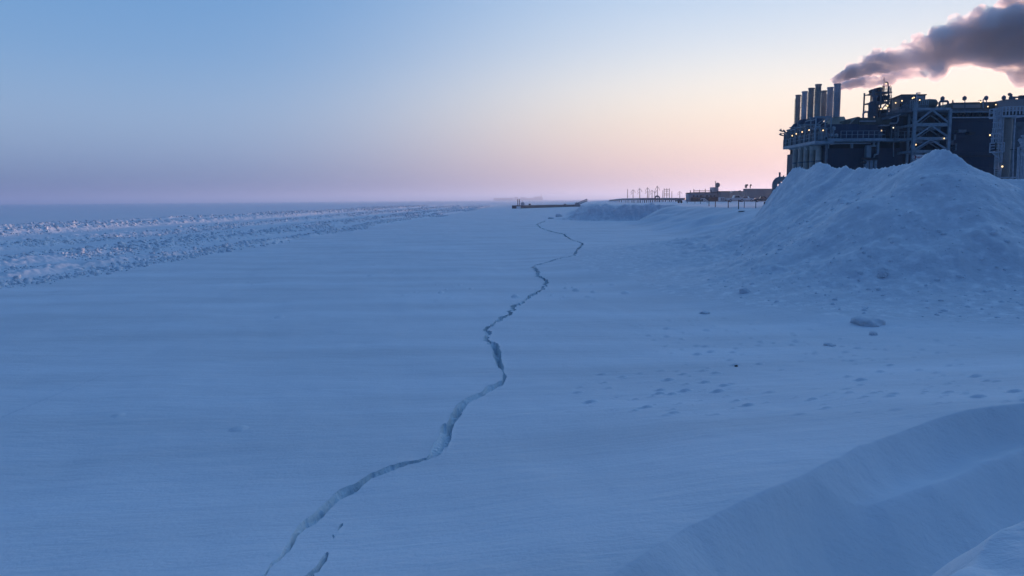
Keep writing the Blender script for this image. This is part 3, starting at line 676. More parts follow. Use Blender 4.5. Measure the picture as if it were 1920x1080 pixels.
# ---- steel braced frame
def braced_frame():
    T = empty('braced_frame', W(1740, 320, 116), 'tall blue grey steel frame with inverted V braces on three levels', 'steel frame')
    lv = (204.5, 234, 259.8, 284)
    for Y, w_ in ((115.5, .42), (122.5, .34)):
        b = MB(); sx = [1713.8, 1779.2] if Y < 120 else [1712.5, 1775]
        for px in sx:
            a = W(px, 250, Y).x; b.beam((a, Y, 3), (a, Y, W(px, 191 if px < 1720 else 205, Y).z), w_)
        if Y < 120:
            a = W(1703, 250, Y+4).x; b.beam((a, Y+4, 3), (a, Y+4, W(1703, 196, Y+4).z), .3)
        b.build('post', 'steel', T, False)
        b = MB()
        for k, py in enumerate(lv):
            z = W(1714, py, 115.5).z; h = (.35, .50, .42, .42)[k]
            b.beam((W(sx[0], 250, Y).x, Y, z), (W(sx[1], 250, Y).x, Y, z), .25, h)
        b.build('cross_beam', 'steel', T, False)
        for k in range(3):
            z1, z0 = W(1714, lv[k], 115.5).z-.15, W(1714, lv[k+1], 115.5).z+.15
            xa, xb = W(sx[0], 250, Y).x, W(sx[1], 250, Y).x; xm = (xa+xb)/2-.1
            b = MB(); b.beam((xa, Y-.02, z0), (xm, Y-.02, z1), .24 if Y < 120 else .16); b.beam((xm, Y-.02, z1), (xb, Y-.02, z0), .24 if Y < 120 else .16); b.build('brace', 'steel', T, False)
    for py in lv:
        z = W(1714, py, 115.5).z
        for px in (1713.8, 1779.2): MB().beam((W(px, 250, 115.5).x, 115.5, z), (W(px, 250, 115.5).x, 122.5, z), .25, .35).build('side_beam', 'steel', T, False)
        MB().beam((W(1713.8, 250, 115.5).x, 115.5, z), (W(1703, 250, 119.5).x, 119.5, z), .2, .3).build('side_beam', 'steel', T, False)
    MB().beam(W(1705, 214, 119), W(1713, 232, 116), .14).build('brace', 'steel', T, False); MB().beam(W(1712, 262, 116), W(1705, 280, 119), .14).build('brace', 'steel', T, False)
    # landing on the left
    Yl = 117.5; z = W(1700, 259.8, Yl).z
    MB().box(W(1689, 250, Yl).x, W(1713, 250, Yl).x, Yl, Yl+3, z-.25, z+.05).build('landing', 'steel', T, False)
    b = MB(); railing(b, (W(1689.5, 250, Yl).x, Yl, z), (W(1724, 250, Yl).x, Yl, z), 1.1, 5); railing(b, (W(1689.5, 250, Yl).x, Yl, z), (W(1689.5, 250, Yl).x, Yl+3, z), 1.1, 2); b.build('railing', 'steel', T, False)
    Yt = 116.2; z = W(1740, 203.2, Yt).z
    MB().box(W(1691, 250, Yt).x, W(1780, 250, Yt).x, Yt, Yt+7, z-.5, z).build('platform', 'steel2', T, False)
    b = MB(); railing(b, (W(1704, 250, Yt).x, Yt, z), (W(1737, 250, Yt).x, Yt, z), 1.2, 9, 2, .09); b.build('railing', 'steel', T, False)
    b = MB()
    for px, t_, w_ in ((1697, 192, .5), (1703.5, 195, .35), (1709, 196, .5), (1714, 190, .3), (1719, 194, .6), (1727, 191, .35), (1732, 195, .5), (1738, 192, .3)):
        p = W(px, t_, Yt+2.5); b.lathe((p.x, p.y, z), [(w_, 0), (w_, (p.z-z)*.6), (w_*.5, (p.z-z)*.7), (w_*.5, p.z-z)], 8)
    b.build('machine', 'steel2', T)
    MB().tube([W(1718.6, 203, 115.9), W(1718.8, 174, 115.9)], .1, 6).build('mast', 'frost', T)
    MB().tube([W(1718.8, 174, 115.9), W(1725.5, 173.6, 115.9), W(1725.5, 175.6, 115.9), W(1719.5, 175.8, 115.9)], .05, 6).build('mast_arm', 'steel', T)
    for px, py in ((1711, 184.3), (1713.8, 183), (1724.6, 187.6)): lamp(px, py, 116.0, T, .18, 'bulb')
    lamp(1717, 271.2, 116.8, T, .25); lamp(1770.4, 259.6, 115.2, T, .17)
braced_frame()

# ---- module behind the frame with rooftop cabin and silencer
def middle_module():
    Y = 124.0; T = empty('middle_module', W(1735, 320, Y), 'dark process module behind the steel frame carrying a flat roofed cabin', 'plant building')
    MB().pbox(1689, 212, 1783, 330, Y, Y+20).build('wall', 'navy', T, False)
    for py in (236, 262, 288): MB().pbox(1690, py, 1783, py+1.4, Y-.35, Y-.01).build('ledge', 'steel2', T, False)
    for px, w_ in ((1690.5, 4), (1741, 3), (1758, 2), (1768, 4)): MB().pbox(px, 214, px+w_, 330, Y-.7, Y-.37).build('riser', 'dark', T, False)
    b = MB(); a = W(1690.5, 178.8, 121); c = W(1734, 204, 121); l = W(1674.3, 185, 126)
    # cabin: front wall, and a west side that runs back to the left
    zt = a.z; zb = W(1690, 214, 121).z
    Vv = [(a.x, 121, zb), (c.x, 121, zb), (c.x+2, 128, zb), (l.x, 127, zb), (a.x, 121, zt), (c.x, 121, zt), (c.x+2, 128, zt), (l.x, 127, zt)]
    b.add(Vv, [(0,1,5,4),(1,2,6,5),(2,3,7,6),(3,0,4,7),(4,5,6,7),(3,2,1,0)]); b.build('cabin', 'steel2', T, False)
    Vv2 = [(a.x-.15, 120.8, zt), (c.x+.1, 120.8, zt), (c.x+2.1, 128.2, zt), (l.x-.2, 127.2, zt), (a.x-.15, 120.8, zt+.14), (c.x+.1, 120.8, zt+.14), (c.x+2.1, 128.2, zt+.14), (l.x-.2, 127.2, zt+.14)]
    MB().add(Vv2, [(0,1,5,4),(1,2,6,5),(2,3,7,6),(3,0,4,7),(4,5,6,7),(3,2,1,0)]).build('cabin_roof', 'olive', T, False)
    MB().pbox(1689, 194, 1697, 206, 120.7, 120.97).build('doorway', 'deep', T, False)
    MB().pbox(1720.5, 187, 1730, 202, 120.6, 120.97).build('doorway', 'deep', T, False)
    MB().pbox(1719.6, 180, 1733.4, 186.5, 120.75, 120.97).build('panel', 'stackb', T, False)
    p0, p1 = W(1724, 194.3, 118.5), W(1757, 194.8, 118.5)
    MB().tube([p0, p0.lerp(p1, .2), p0.lerp(p1, .5), p0.lerp(p1, .86), p1+Vector((-.1, 0, -.1))], [.35, .62, .74, .70, .40], 14).build('silencer', 'olive', T)
    MB().pbox(1744, 198, 1748, 205, 118.3, 118.9).build('silencer_leg', 'steel2', T)
    for px, py in ((1679.3, 193), (1691.2, 189.2)): lamp(px, py, 120.4, T, .2)
    b = MB(); railing(b, W(1663, 221.5, 121), W(1700, 211.5, 118.5), 1.15, 9, 2, .07); b.build('stair_railing', 'steel', T, False)
    MB().beam(W(1655, 223.5, 121), W(1700, 211.8, 118.5), 1.0, .35).build('stair', 'steel2', T, False)
    MB().beam(W(1668, 222.5, 118), W(1689, 213.8, 118), .12).build('handrail', 'frost', T, False)
middle_module()

# ---- the main module on the right
def main_module():
    Y = 120.0; T = empty('main_module', W(1825, 330, Y), 'wide navy clad process module with an open gallery under its long roof', 'plant building')
    MB().pbox(1781, 219.5, 1868, 330, Y, Y+20).build('wall', 'navy', T, False)
    MB().pbox(1868, 207, 2700, 330, Y+.3, Y+20).build('wall', 'navy', T, False)  # unseen stretch to the right added to keep sun off the haze
    MB().pbox(1781, 292, 1868, 293.2, Y-.25, Y-.01).build('ledge', 'dark', T, False)
    MB().pbox(1779, 219.3, 1862, 220.6, Y-.5, Y+1.5).build('gallery_sill', 'frost', T, False)
    b = MB()
    for px, w_ in ((1780, 2), (1788, 1.5), (1799, 1.2), (1812, 4), (1823, 1.5), (1829, 3), (1840, 1.2), (1852, 2), (1861, 5)): b.pbox(px, 209, px+w_, 219.5, Y+.4, Y+.8)
    rnd = random.Random(3)
    for k in range(26):
        px = 1783+rnd.random()*78; h = 1+rnd.random()*6; b.pbox(px, 219.5-h, px+.8+rnd.random()*3, 219.4, Y+1.2+rnd.random()*6, Y+8.5)
    b.build('gallery_post', 'dark', T, False)
    MB().pbox(1776, 205.3, 1870, 209.2, Y-.6, Y+9).build('gallery_beam', 'steel2', T, False)
    MB().pbox(1776, 209.2, 1866, 210.4, Y-.9, Y-.61).build('cable_tray', 'steel', T, False)
    MB().pprism([(1767,205.3),(1769,202.5),(1775,197),(1787,192.3),(1875,190.6),(1875,205.3)], Y-.3, Y+8.8).build('roof', 'olive', T, False)
    MB().pbox(1787, 196, 1838, 202.5, Y-.45, Y-.31).build('roof_panel', 'bldg2', T, False)
    MB().pprism([(1871,205.3),(1872,192),(1877,188),(1886,186.2),(1940,185.6),(2700,184),(2700,207),(1871,207)], Y-1.0, Y+6).build('roof_housing', 'bldg2', T, False)  # right end lengthened out of view along with the shading wall
    b = MB(); b.tube([W(1895.5, 187, Y), W(1895.5, 177.5, Y), W(1894, 176.6, Y), W(1891, 177, Y)], .22, 8); b.pbox(1896, 180.8, 1920, 183, Y, Y+.6); b.pbox(1896, 183, 1904, 186.5, Y, Y+.6); b.pbox(1914, 178.5, 1922, 186.5, Y, Y+.6)
    b.build('roof_pipe', 'steel2', T)
    MB().tube([W(1761.5, 204, 118), W(1761.5, 192, 118), W(1763, 190.2, 118), W(1776, 189.6, 118), W(1777.5, 191.2, 118), W(1777.5, 198, 118)], .17, 8).build('pipe_loop', 'steel2', T)
    for px, py, bs in ((1767.3, 183.5, 203), (1808.6, 183, 205), (1849.2, 182.5, 200), (1882.2, 182, 190)):
        b = MB(); c = W(px, py, Y-1.5); b.tube([W(px+.6, bs, Y-1.5), (c.x+.05, Y-1.5, c.z)], .07, 6); b.lathe((c.x, Y-1.5, c.z-.1), [(.12, -.35), (.30, -.2), (.30, .15), (.1, .35)], 10); b.build('mast_lamp', 'steel2', T)
    MB().tube([W(1843.4, 203, Y-1.4), W(1843.4, 187, Y-1.4), W(1845, 185.2, Y-1.4), W(1847.5, 185.4, Y-1.4)], .1, 6).build('bent_pipe', 'steel', T)
    MB().tube([W(1786.5, 193, Y+1), W(1786.5, 187.5, Y+1)], [.16, .08], 6).build('roof_vent', 'steel2', T)
    MB().pbox(1797.5, 243, 1812, 248, Y-1.0, Y-.01).build('vent_hood', 'steel2', T, False)
    MB().pbox(1817, 247.5, 1829, 251.5, Y-1.0, Y-.01).build('vent_hood', 'dark', T, False)
    b = MB(); b.pbox(1783, 269.5, 1794, 271, Y-.8, Y-.1); b.pbox(1783, 276, 1794, 277, Y-.8, Y-.1); b.pbox(1789.5, 252, 1792.5, 262, Y-.7, Y-.1); b.pbox(1791, 269, 1794, 282, Y-.8, Y-.1); b.pbox(1781, 264, 1788, 269, Y-.6, Y-.1); b.build('wall_equipment', 'steel2', T, False)
    for px, py, r_ in ((1773.3, 207.6, .2), (1838.8, 191.4, .2), (1852.3, 200, .17), (1867.3, 196.4, .17), (1856.2, 253.4, .24)): lamp(px, py, Y-1.1, T, r_)
main_module()

# ---- frosted tank tower at the right edge
def tank_tower():
    Y = 92.0; T = empty('tank_tower', W(1890, 335, Y), 'pale ribbed tank tower with a frost caked caged ladder at the right edge', 'tank tower')
    zb = 3.0
    c = W(1889.5, 280, Y); r_ = M_(12.5, Y)
    MB().lathe((c.x, Y+r_, zb), [(r_, 0), (r_, W(1885, 223, Y).z-zb), (r_-.1, W(1885, 222, Y).z-zb), (.1, W(1885, 221, Y).z-zb)], 24).build('tank', 'silo', T)
    c2 = W(1912, 280, Y+1.5); MB().lathe((c2.x+.5, Y+2.6, zb), [(r_, 0), (r_, W(1885, 226, Y).z-zb), (.1, W(1885, 225, Y).z-zb)], 24).build('tank', 'steel2', T)
    MB().tube([(W(1877.0, 335, Y).x-.35, Y-.15, zb), W(1877.2, 300, Y), W(1879, 250, Y-.1), W(1881, 218, Y-.1)], .14, 8).build('frosted_pipe', 'frost', T)
    MB().tube([(W(1898.5, 335, Y).x, Y-.35, zb), W(1899.8, 290, Y-.3), W(1903, 230, Y-.3), W(1904.3, 214, Y-.3)], .08, 8).build('frosted_pipe', 'frost', T)
    # top platform with railings
    zp = W(1885, 216, Y).z
    MB().pbox(1879, 216, 1925, 218.6, Y-.9, Y+1.6).build('platform', 'frost', T, False)
    b = MB(); a, e_ = W(1879, 216, Y-.9), W(1925, 214, Y-.9)
    railing(b, a, e_, .95, 7, 2, .13); railing(b, a, a+Vector((0, 2.4, 0)), .95, 3, 2, .11); railing(b, a+Vector((0, 2.4, 0)), e_+Vector((0, 2.4, 0)), .95, 6, 2, .1); b.build('railing', 'frost', T, False)
    b = MB(); rnd = random.Random(9)
    for k in range(10): px = 1872+k*5; b.pbox(px, 206+rnd.random()*5, px+1.5+rnd.random()*3, 216, Y+.3, Y+1.2)
    b.build('platform_machine', 'dark', T, False)
    # ladder with cage: leans out slightly as the photo's perspective shows
    b = MB()
    def ring(px, py, w0, w1):
        p = W((w0+w1)/2, py, Y-.2); hw = M_(w1-w0, Y)/2
        return [(p.x+hw*math.cos(t), Y-.3+.42*math.sin(t), p.z) for t in np.linspace(0, 2*PI, 13)]
    tops = [(206, 1864.5, 1876), (218, 1864, 1875.5), (230, 1863, 1875), (241, 1862, 1874.5), (251, 1860, 1874), (260, 1859, 1873.5), (268, 1858.5, 1873.2)]
    rs = [ring(0, *t) for t in tops]
    for q in rs: b.tube(q, .09, 5, False)
    for k in (0, 2, 4, 6, 7, 8, 9, 10, 11): b.tube([q[k] for q in rs], .07, 5)
    b.build('ladder_cage', 'frost', T)
    b = MB()
    for dx in (-.22, .22): b.tube([(W(1871.5, 206, Y-.05).x+dx, Y-.1, W(1885, 206, Y).z), (W(1869, 335, Y-.05).x+dx, Y-.1, zb+.3)], .05, 5)
    for k in range(30):
        t = k/29; p = W(1871.5-2.5*t, 208+120*t, Y-.1); b.beam(p+Vector((-.22, 0, 0)), p+Vector((.22, 0, 0)), .05)
    b.build('ladder', 'frost', T)
    b = MB(); z = W(1885, 284.5, Y).z; b.box(W(1856.5, 285, Y).x, W(1874, 285, Y).x, Y-.9, Y+.2, z-.12, z+.03)
    railing(b, (W(1857.5, 285, Y).x, Y-.9, z), (W(1873, 285, Y).x, Y-.9, z), 1.05, 3, 3, .10); railing(b, (W(1857.5, 285, Y).x, Y-.9, z), (W(1857.5, 285, Y).x, Y+.2, z), 1.05, 1, 3, .1)
    b.build('landing', 'frost', T, False); MB().beam(W(1861, 286, Y-.4), W(1870, 294.5, Y-.4), .14).build('brace', 'frost', T, False)
    b = MB(); railing(b, W(1864, 317, Y), W(1872, 317, Y), 1.4, 3, 4, .07); b.build('lower_cage', 'frost', T, False)
    lamp(1879.3, 312.3, Y-.6, T, .2)
    MB().beam(W(1894.5, 280.5, Y-.3), W(1911, 280.5, Y-.3), .09).build('bracket', 'dark', T)
    # second frosted riser at the very edge
    c = W(1926, 300, Y-6); rr_ = M_(10, Y-6)
    MB().lathe((c.x, Y-6+rr_, zb), [(rr_, 0), (rr_, W(1885, 283, Y-6).z-zb), (.1, W(1885, 281, Y-6).z-zb)], 20).build('small_tank', 'silo', T)
    b = MB(); rnd = random.Random(2)
    for px, t_ in ((1909.5, 276), (1914.5, 282), (1918.5, 253)): b.tube([(W(px, 335, Y-6.6).x, Y-6.6, zb), W(px, 300, Y-6.6), W(px+.6, t_, Y-6.6)], .13, 7)
    for py in (255, 262, 268, 275, 282, 289): b.beam(W(1912+rnd.random()*3, py, Y-6.8), W(1926, py-1, Y-6.8), .16)
    for k in range(14): p = W(1911+rnd.random()*12, 262+rnd.random()*28, Y-6.8); b.lathe(tuple(p), [(.05, -.2), (.2, 0), (.05, .2)], 6)
    b.build('frosted_riser', 'frost', T)
    MB().pbox(1862, 331.8, 1960, 333.4, 90.5, 91).build('base_rail', 'frost', T, False)
tank_tower()

# ---- red and white sign
def sign():
    Y = 114.6; T = empty('round_ended_sign', W(1716, 300, Y), 'white round ended sign with a red emblem half hidden by the snow peak', 'sign')
    p0 = W(1714.8, 294.6, Y); hh = M_(4.2, Y); x1 = W(1745, 295, Y).x
    pts = [(p0.x-hh*math.sin(t), p0.z+hh*math.cos(t)) for t in np.linspace(0, PI, 10)]
    MB().prism(pts+[(x1, p0.z-hh), (x1, p0.z+hh)], Y, Y+.12).build('panel', 'white', T, False)
    b = MB(); ring_ = [(p0.x+hh*.78*math.sin(t), Y-.02, p0.z+hh*.78*math.cos(t)) for t in np.linspace(0, 2*PI, 17)]
    MB().tube(ring_, .035, 5, False).build('emblem_ring', 'dark', T)
    e = M_(1, Y); MB().prism([(p0.x+e*t[0], p0.z+e*t[1]) for t in ((-.2,-2.6),(2.2,-2.9),(2.2,2.9),(-.2,3.0),(.4,0))], Y-.03, Y-.003).build('emblem', 'red', T, False)
    b = MB()
    for k, (a, c) in enumerate(((5, 1.0), (7, .8), (9, 1.1), (12, .9), (14, .9), (17, 1.0), (20, .9), (23, 1))):
        b.box(p0.x+e*a, p0.x+e*(a+.6), Y-.03, Y-.003, p0.z-e*1.8, p0.z+e*1.2); b.box(p0.x+e*(a+.6), p0.x+e*(a+.6+c), Y-.03, Y-.003, p0.z-e*.6, p0.z+e*.2)
    b.build('lettering', 'red', T, False)
    MB().pbox(1713, 285, 1714.5, 291, Y+.02, Y+.1).build('hanger', 'steel2', T)
sign()

# ---- bent duct seen over the pile's left shoulder
T = empty('bent_duct', W(1452, 360, 112), 'bent grey duct with an upright pipe rising behind the pile left shoulder', 'duct')
MB().tube([W(1452.5, 362, 112), W(1452.5, 346, 112), W(1453.5, 342, 112), W(1456, 338.5, 112), W(1459.5, 336.6, 112), W(1466, 336, 112), W(1478, 337, 112)], .40, 10).build('duct', 'bldg2', T)
MB().tube([W(1462, 350, 112), W(1462, 323, 112)], .14, 8).build('pipe', 'steel2', T)
MB().tube([W(1469.3, 350, 112), W(1469.3, 329, 112)], [.16, .10], 8).build('pipe', 'bldg2', T)
MB().pbox(1458, 339.5, 1464, 345, 112.2, 113).build('housing', 'stackb', T)

# ------------------------------------------------------------------ things out on the pad
def gzz(x, y): return max(gz(x, y), 0)
def low_building(name, pp, Y, dep, m, label, roofm='dark', extra=None):
    o = W(pp[0][0], pp[0][1], Y); T = empty(name, (o.x, Y, PADZ), label, 'building')
    q = [(W(a, b, Y).x, W(a, b, Y).z) for a, b in pp]; q = [(x, z) for x, z in q]
    xs = [a for a, _ in q]; P = [(min(xs), 3.0)]+q+[(max(xs), 3.0)]
    MB().prism(P, Y, Y+dep).build('wall', m, T, False)
    b = MB()
    for (x0, z0), (x1, z1) in zip(q[:-1], q[1:]): b.prism([(x0-.1, z0), (x1+.1, z1), (x1+.1, z1+.22), (x0-.1, z0+.22)], Y-.25, Y+dep+.2)
    b.build('roof', roofm, T, False)
    if extra: extra(T, Y)
    return T
def ex1(T, Y):
    b = MB()
    for px, t_ in ((1294.5, 357), (1301, 354.5), (1311.5, 356), (1322.5, 354), (1333.5, 356)): b.tube([W(px, 361.8, Y), W(px, t_, Y)], .14, 5)
    for py in (357.3, 360): b.beam(W(1301, py, Y), W(1334, py, Y), .16)
    b.build('roof_railing', 'pole', T)
    MB().pbox(1337.6, 351, 1347, 361.8, Y+.5, Y+5).build('roof_tower', 'stackb', T, False)
    MB().tube([W(1341.6, 351, Y+1), W(1341.6, 339.3, Y+1)], .12, 5).build('mast', 'pole', T)
    c = W(1345.1, 347, Y+.5); d = MB(); d.tube([c+Vector((0,-.3,0)), c+Vector((0,-.15,0)), c+Vector((0,.2,0))], [.85, .8, .3], 14); d.tube([c+Vector((0,.2,0)), c+Vector((0,.2,-1.6))], .12, 6); d.build('dish', 'steel2', T)
    for px in (1299, 1306, 1312.5, 1324, 1331, 1338): MB().pbox(px, 366, px+3.2, 369, Y-.12, Y-.01).build('window', 'dark', T, False)
    for px in (1316.5,): MB().pbox(px, 364.5, px+3, 373, Y-.12, Y-.01).build('door', 'bldg2', T, False)
    MB().pbox(1296, 370, 1349, 376, Y-.6, Y-.13).build('lower_wall', 'dark', T, False)
low_building('low_building', [(1291.5,363.2),(1296,362),(1350.5,362)], 262, 4.5, 'bldg', 'long low building with roof railings, a roof tower and a dish', 'dark', ex1)
low_building('low_building', [(1351.3,359.5),(1368.5,359.5)], 258, 4, 'bldg2', 'small boxy building with a dark flat roof behind the silver pickup')
low_building('low_building', [(1369,363.5),(1379,359),(1400,359.5)], 270, 5, 'tan', 'pale building with a sloped roof end right of the boxy one', 'tan', lambda T, Y: MB().pbox(1387, 357, 1389.5, 359, Y, Y+1).build('roof_vent', 'dark', T))
def ex4(T, Y):
    for px in (1397.5, 1399.8, 1406.5): 
        c = W(px, 353.2, Y); MB().tube([c, c+Vector((0,0,.8)), c+Vector((.35,0,1.25))], [.13,.2,.32], 7).build('roof_vent', 'dark', T)
low_building('low_building', [(1399.5,355),(1452,355)], 252, 3.5, 'bldg2', 'long flat roofed brown building behind the dark pickup', 'tan', ex4)

def pickup(name, px, py, Y, L_, label, paint, flip=1, crew=True):
    o = W(px, py, Y); z0 = gz(o.x+2.5, Y)+.03; k = L_/5.9
    T = empty(name, (0, 0, 0), label, 'pickup truck', 'pickups parked on the pad')
    hull = [(0,.55),(0,1.02),(.08,1.12),(1.95,1.14),(2.02,1.15),(2.35,1.78),(2.5,1.86),(3.75,1.86),(3.92,1.80),(4.55,1.22),(5.6,1.10),(5.85,1.0),(5.9,.62),(5.85,.48),(.2,.45)]
    P = [(x*flip, z) for x, z in hull]
    b = MB(); b.prism(P, -.95, .95); b.build('body', paint, T, False)
    for a in (-.965, .955):
        for q in ([(2.5,1.22),(2.62,1.74),(3.1,1.76),(3.1,1.22)], [(3.18,1.22),(3.18,1.76),(3.75,1.76),(4.28,1.24)]): MB().prism([(x*flip, z) for x, z in q], a, a+.012).build('side_window', 'glass', T, False)
    MB().prism([(x*flip, z) for x, z in [(3.97,1.77),(4.5,1.26),(4.52,1.28),(3.99,1.79)]], -.8, .8).build('windscreen', 'glass', T, False)
    for x in (1.15, 4.75):
        for s in (-1, 1):
            b = MB(); b.tube([(x*flip, s*.78, .40), (x*flip, s*.99, .40)], .40, 18); w_ = b.build('wheel', 'tyre', T)
            MB().tube([(x*flip, s*.985, .40), (x*flip, s*1.0, .40)], .22, 12).build('rim', 'chrome', w_)
    MB().box(5.86*flip, 5.98*flip, -.93, .93, .42, .62).build('bumper', 'chrome', T, False)
    MB().box(-.10*flip, .0, -.93, .93, .42, .6).build('bumper', 'dark', T, False)
    for s in (-1, 1): MB().box(5.80*flip, 5.89*flip, s*.9, s*.6, .78, .98).build('headlight', 'bulbw' if 0 else 'chrome', T, False)
    for s in (-1, 1): MB().box(-.02*flip, .03*flip, s*.93, s*.78, .75, 1.02).build('tail_light', 'red', T, False)
    T.location = (o.x, Y, z0); T.scale = (k, k, k*1.12)
    return T
# (headlights are unlit in the photo)
pickup('pickup_truck', 1361.5, 376, 222, 5.5, 'silver pickup seen side on with its bed to the left', 'truckp')
t = pickup('pickup_truck', 1415.5, 376, 232, 4.9, 'pickup with white tailgate parked between silver and dark pickups', 'white'); t.rotation_euler = (0, 0, R(155)); t['label'] = 'white pickup turned away, parked between the silver and dark ones'
t = pickup('pickup_truck', 1413.5, 377, 218, 4.6, 'dark green pickup nearest to the snow pile', 'truckd'); t.rotation_euler = (0, 0, R(-8))
# utility box beside the silver pickup
T = empty('utility_cabinet', (W(1354, 376, 224).x, 224, PADZ), 'white utility cabinet left of the silver pickup', 'cabinet')
MB().pbox(1350.5, 369.8, 1358.5, 376.6, 224, 226).build('body', 'white', T, False); MB().pbox(1351.5, 371, 1354, 376, 223.9, 223.98).build('door', 'bldg', T, False); MB().pbox(1355, 371, 1357.6, 376, 223.9, 223.98).build('door', 'bldg', T, False)
# stair trestle
T = empty('white_handrail', (W(1320, 376, 200).x, 200, PADZ), 'white stair handrail standing in front of the long low building', 'handrail')
b = MB()
for a, c in (((1314,372.4),(1321,372.2)),((1321,372.2),(1329,378.5)),((1319.5,374),(1327,380)),((1319.6,373),(1319.6,379)),((1314.2,372.4),(1314.2,375)),((1325,375),(1325,379))): b.beam(W(*a, 200), W(*c, 200), .17)
b.build('rail', 'white', T, False)
# low trailer at the left
T = empty('flat_trailer', (W(1274, 380, 205).x, 205, PADZ), 'small dark flat trailer on the pad left of the buildings', 'trailer')
b = MB(); b.pbox(1270.5, 373.6, 1279, 377.8, 205, 207.4); b.build('bed', 'steel2', T, False)
for px in (1272.5, 1277.5): MB().tube([W(px, 379, 204.9), W(px, 379, 205.2)], .3, 12).build('wheel', 'tyre', T)

# stakes along the pad edge
stk = [(1384.6, 375.6, 392.2, 'wood', 'nearest brown stake, thickest, beside the dark debris'), (1365.4, 376.6, 389.8, 'wood', 'brown stake second from the pile end of the stake row'), (1341.2, 374.5, 388.5, 'wood', 'brown stake just right of the white handrail'),
       (1329.4, 373.2, 386.8, 'wood', 'brown stake in line with the handrail foot'), (1313.5, 373.5, 382.4, 'pole', 'thin stake at the left end of the white handrail'), (1303, 374, 381.6, 'pole', 'thin grey stake in front of the low building wall'),
       (1288.7, 374.5, 381, 'pole', 'thin grey stake at the low building left corner'), (1395.5, 375.4, 390, 'bldg', 'pale thin stake right of the thickest brown one'), (1417, 378.5, 390.5, 'bldg', 'pale thin stake below the dark pickup'),
       (1433.3, 378.8, 382, 'pole', 'short dark stake at the foot of the snow pile'), (1342.6, 367.2, 377, 'white', 'white marker post behind the middle stakes')]
for px, t_, b_, m_, lb in stk:
    p = hit(px, b_); hgt = M_(b_-t_, p.y); e = MB(); rr_ = max(.07, M_(1.0 if m_ == 'wood' else .7, p.y)/2)
    e.lathe((0, 0, 0), [(rr_, -.4), (rr_, hgt-.05), (rr_*.9, hgt)], 8)
    if m_ == 'wood': e.lathe((0, 0, 0), [(rr_*1.02, hgt-.02), (rr_*1.3, hgt), (rr_*.8, hgt+.07)], 8)
    o = e.build('marker_stake', m_); o.location = p; o.rotation_euler = (0, R(random.uniform(-1.5, 1.5)), 0); tag(o, lb, 'stake', 'stakes along the pad edge')
    o.location.z = p.z

# power poles
def power_pole(px, top, Y, label, arms=True, m='pole'):
    Y *= 1.35
    base = W(px, 372, Y); H = W(px, top, Y).z-PADZ; T = empty('power_pole', (base.x, Y, PADZ), label, 'power pole', 'power poles beyond the pad')
    r_ = max(.16, M_(1.5, Y)/2)
    b = MB().lathe((0,0,0), [(r_*1.1, -1), (r_*.8, H)], 8); o = b.build('pole', m, None); o.parent = T
    if arms:
        b = MB(); s = M_(4.2, Y)
        for sx in (-1, 1):
            b.tube([(0,0,H*.92), (sx*s*.45,0,H*.90), (sx*s*.8,0,H*.80), (sx*s*1.0,0,H*.68)], r_*.55, 6)
        b.tube([(0,0,H*.70), (-s*.6,0,H*.63), (-s*1.05,0,H*.5)], r_*.55, 6); b.tube([(0,0,H*.98),(-s*.5,0,H*.93)], r_*.45, 6)
        o = b.build('crossarm', m, None); o.parent = T
    return T
for px, t_, Y, a, lb in ((1232.4,348.4,520,1,'tallest power pole with curved arms, behind the pipe arch'), (1214,351.3,600,1,'power pole with curved arms second left of the pipe arch'), (1199.4,353,680,1,'power pole with curved arms third left of the pipe arch'),
                   (1187,355.3,760,1,'power pole with curved arms second from the left'), (1176.6,354.6,760,0,'plain slim pole at the left end of the pole row'), (1222.6,356.5,900,1,'faint shorter pole just left of the pipe arch'), (1227.6,357.5,950,0,'faint bare pole between the arch and its left neighbour'),
                   (1242.6,357,950,0,'faint bare pole between the arch and the three legged frame'), (1216.6,358.2,1000,0,'faint bare pole right of the second armed pole'), (1259.6,358.5,1000,0,'faint bare pole right of the three legged frame'), (1274.5,358.7,1100,1,'faint distant pole left of the buildings'), (1288,359.4,1150,0,'faintest pole beside the low building corner')):
    power_pole(px, t_, Y, lb, a)
Y = 860; T = empty('pole_frame', (W(1250, 372, Y).x, Y, PADZ), 'three legged pole frame with several cross beams', 'pole frame')
for px in (1245.3, 1250.3, 1255): MB().tube([(W(px, 372, Y).x, Y, 2.8), W(px+.1, 353.2, Y)], .45, 8).build('pole', 'pole', T)
for a, c, py in ((1244.8, 1255.6, 355.4), (1247, 1253.5, 358.4), (1245.3, 1255, 363.3), (1245.3, 1255, 365.7)): MB().beam(W(a, py, Y), W(c, py, Y), .5).build('cross_beam', 'pole', T, False)

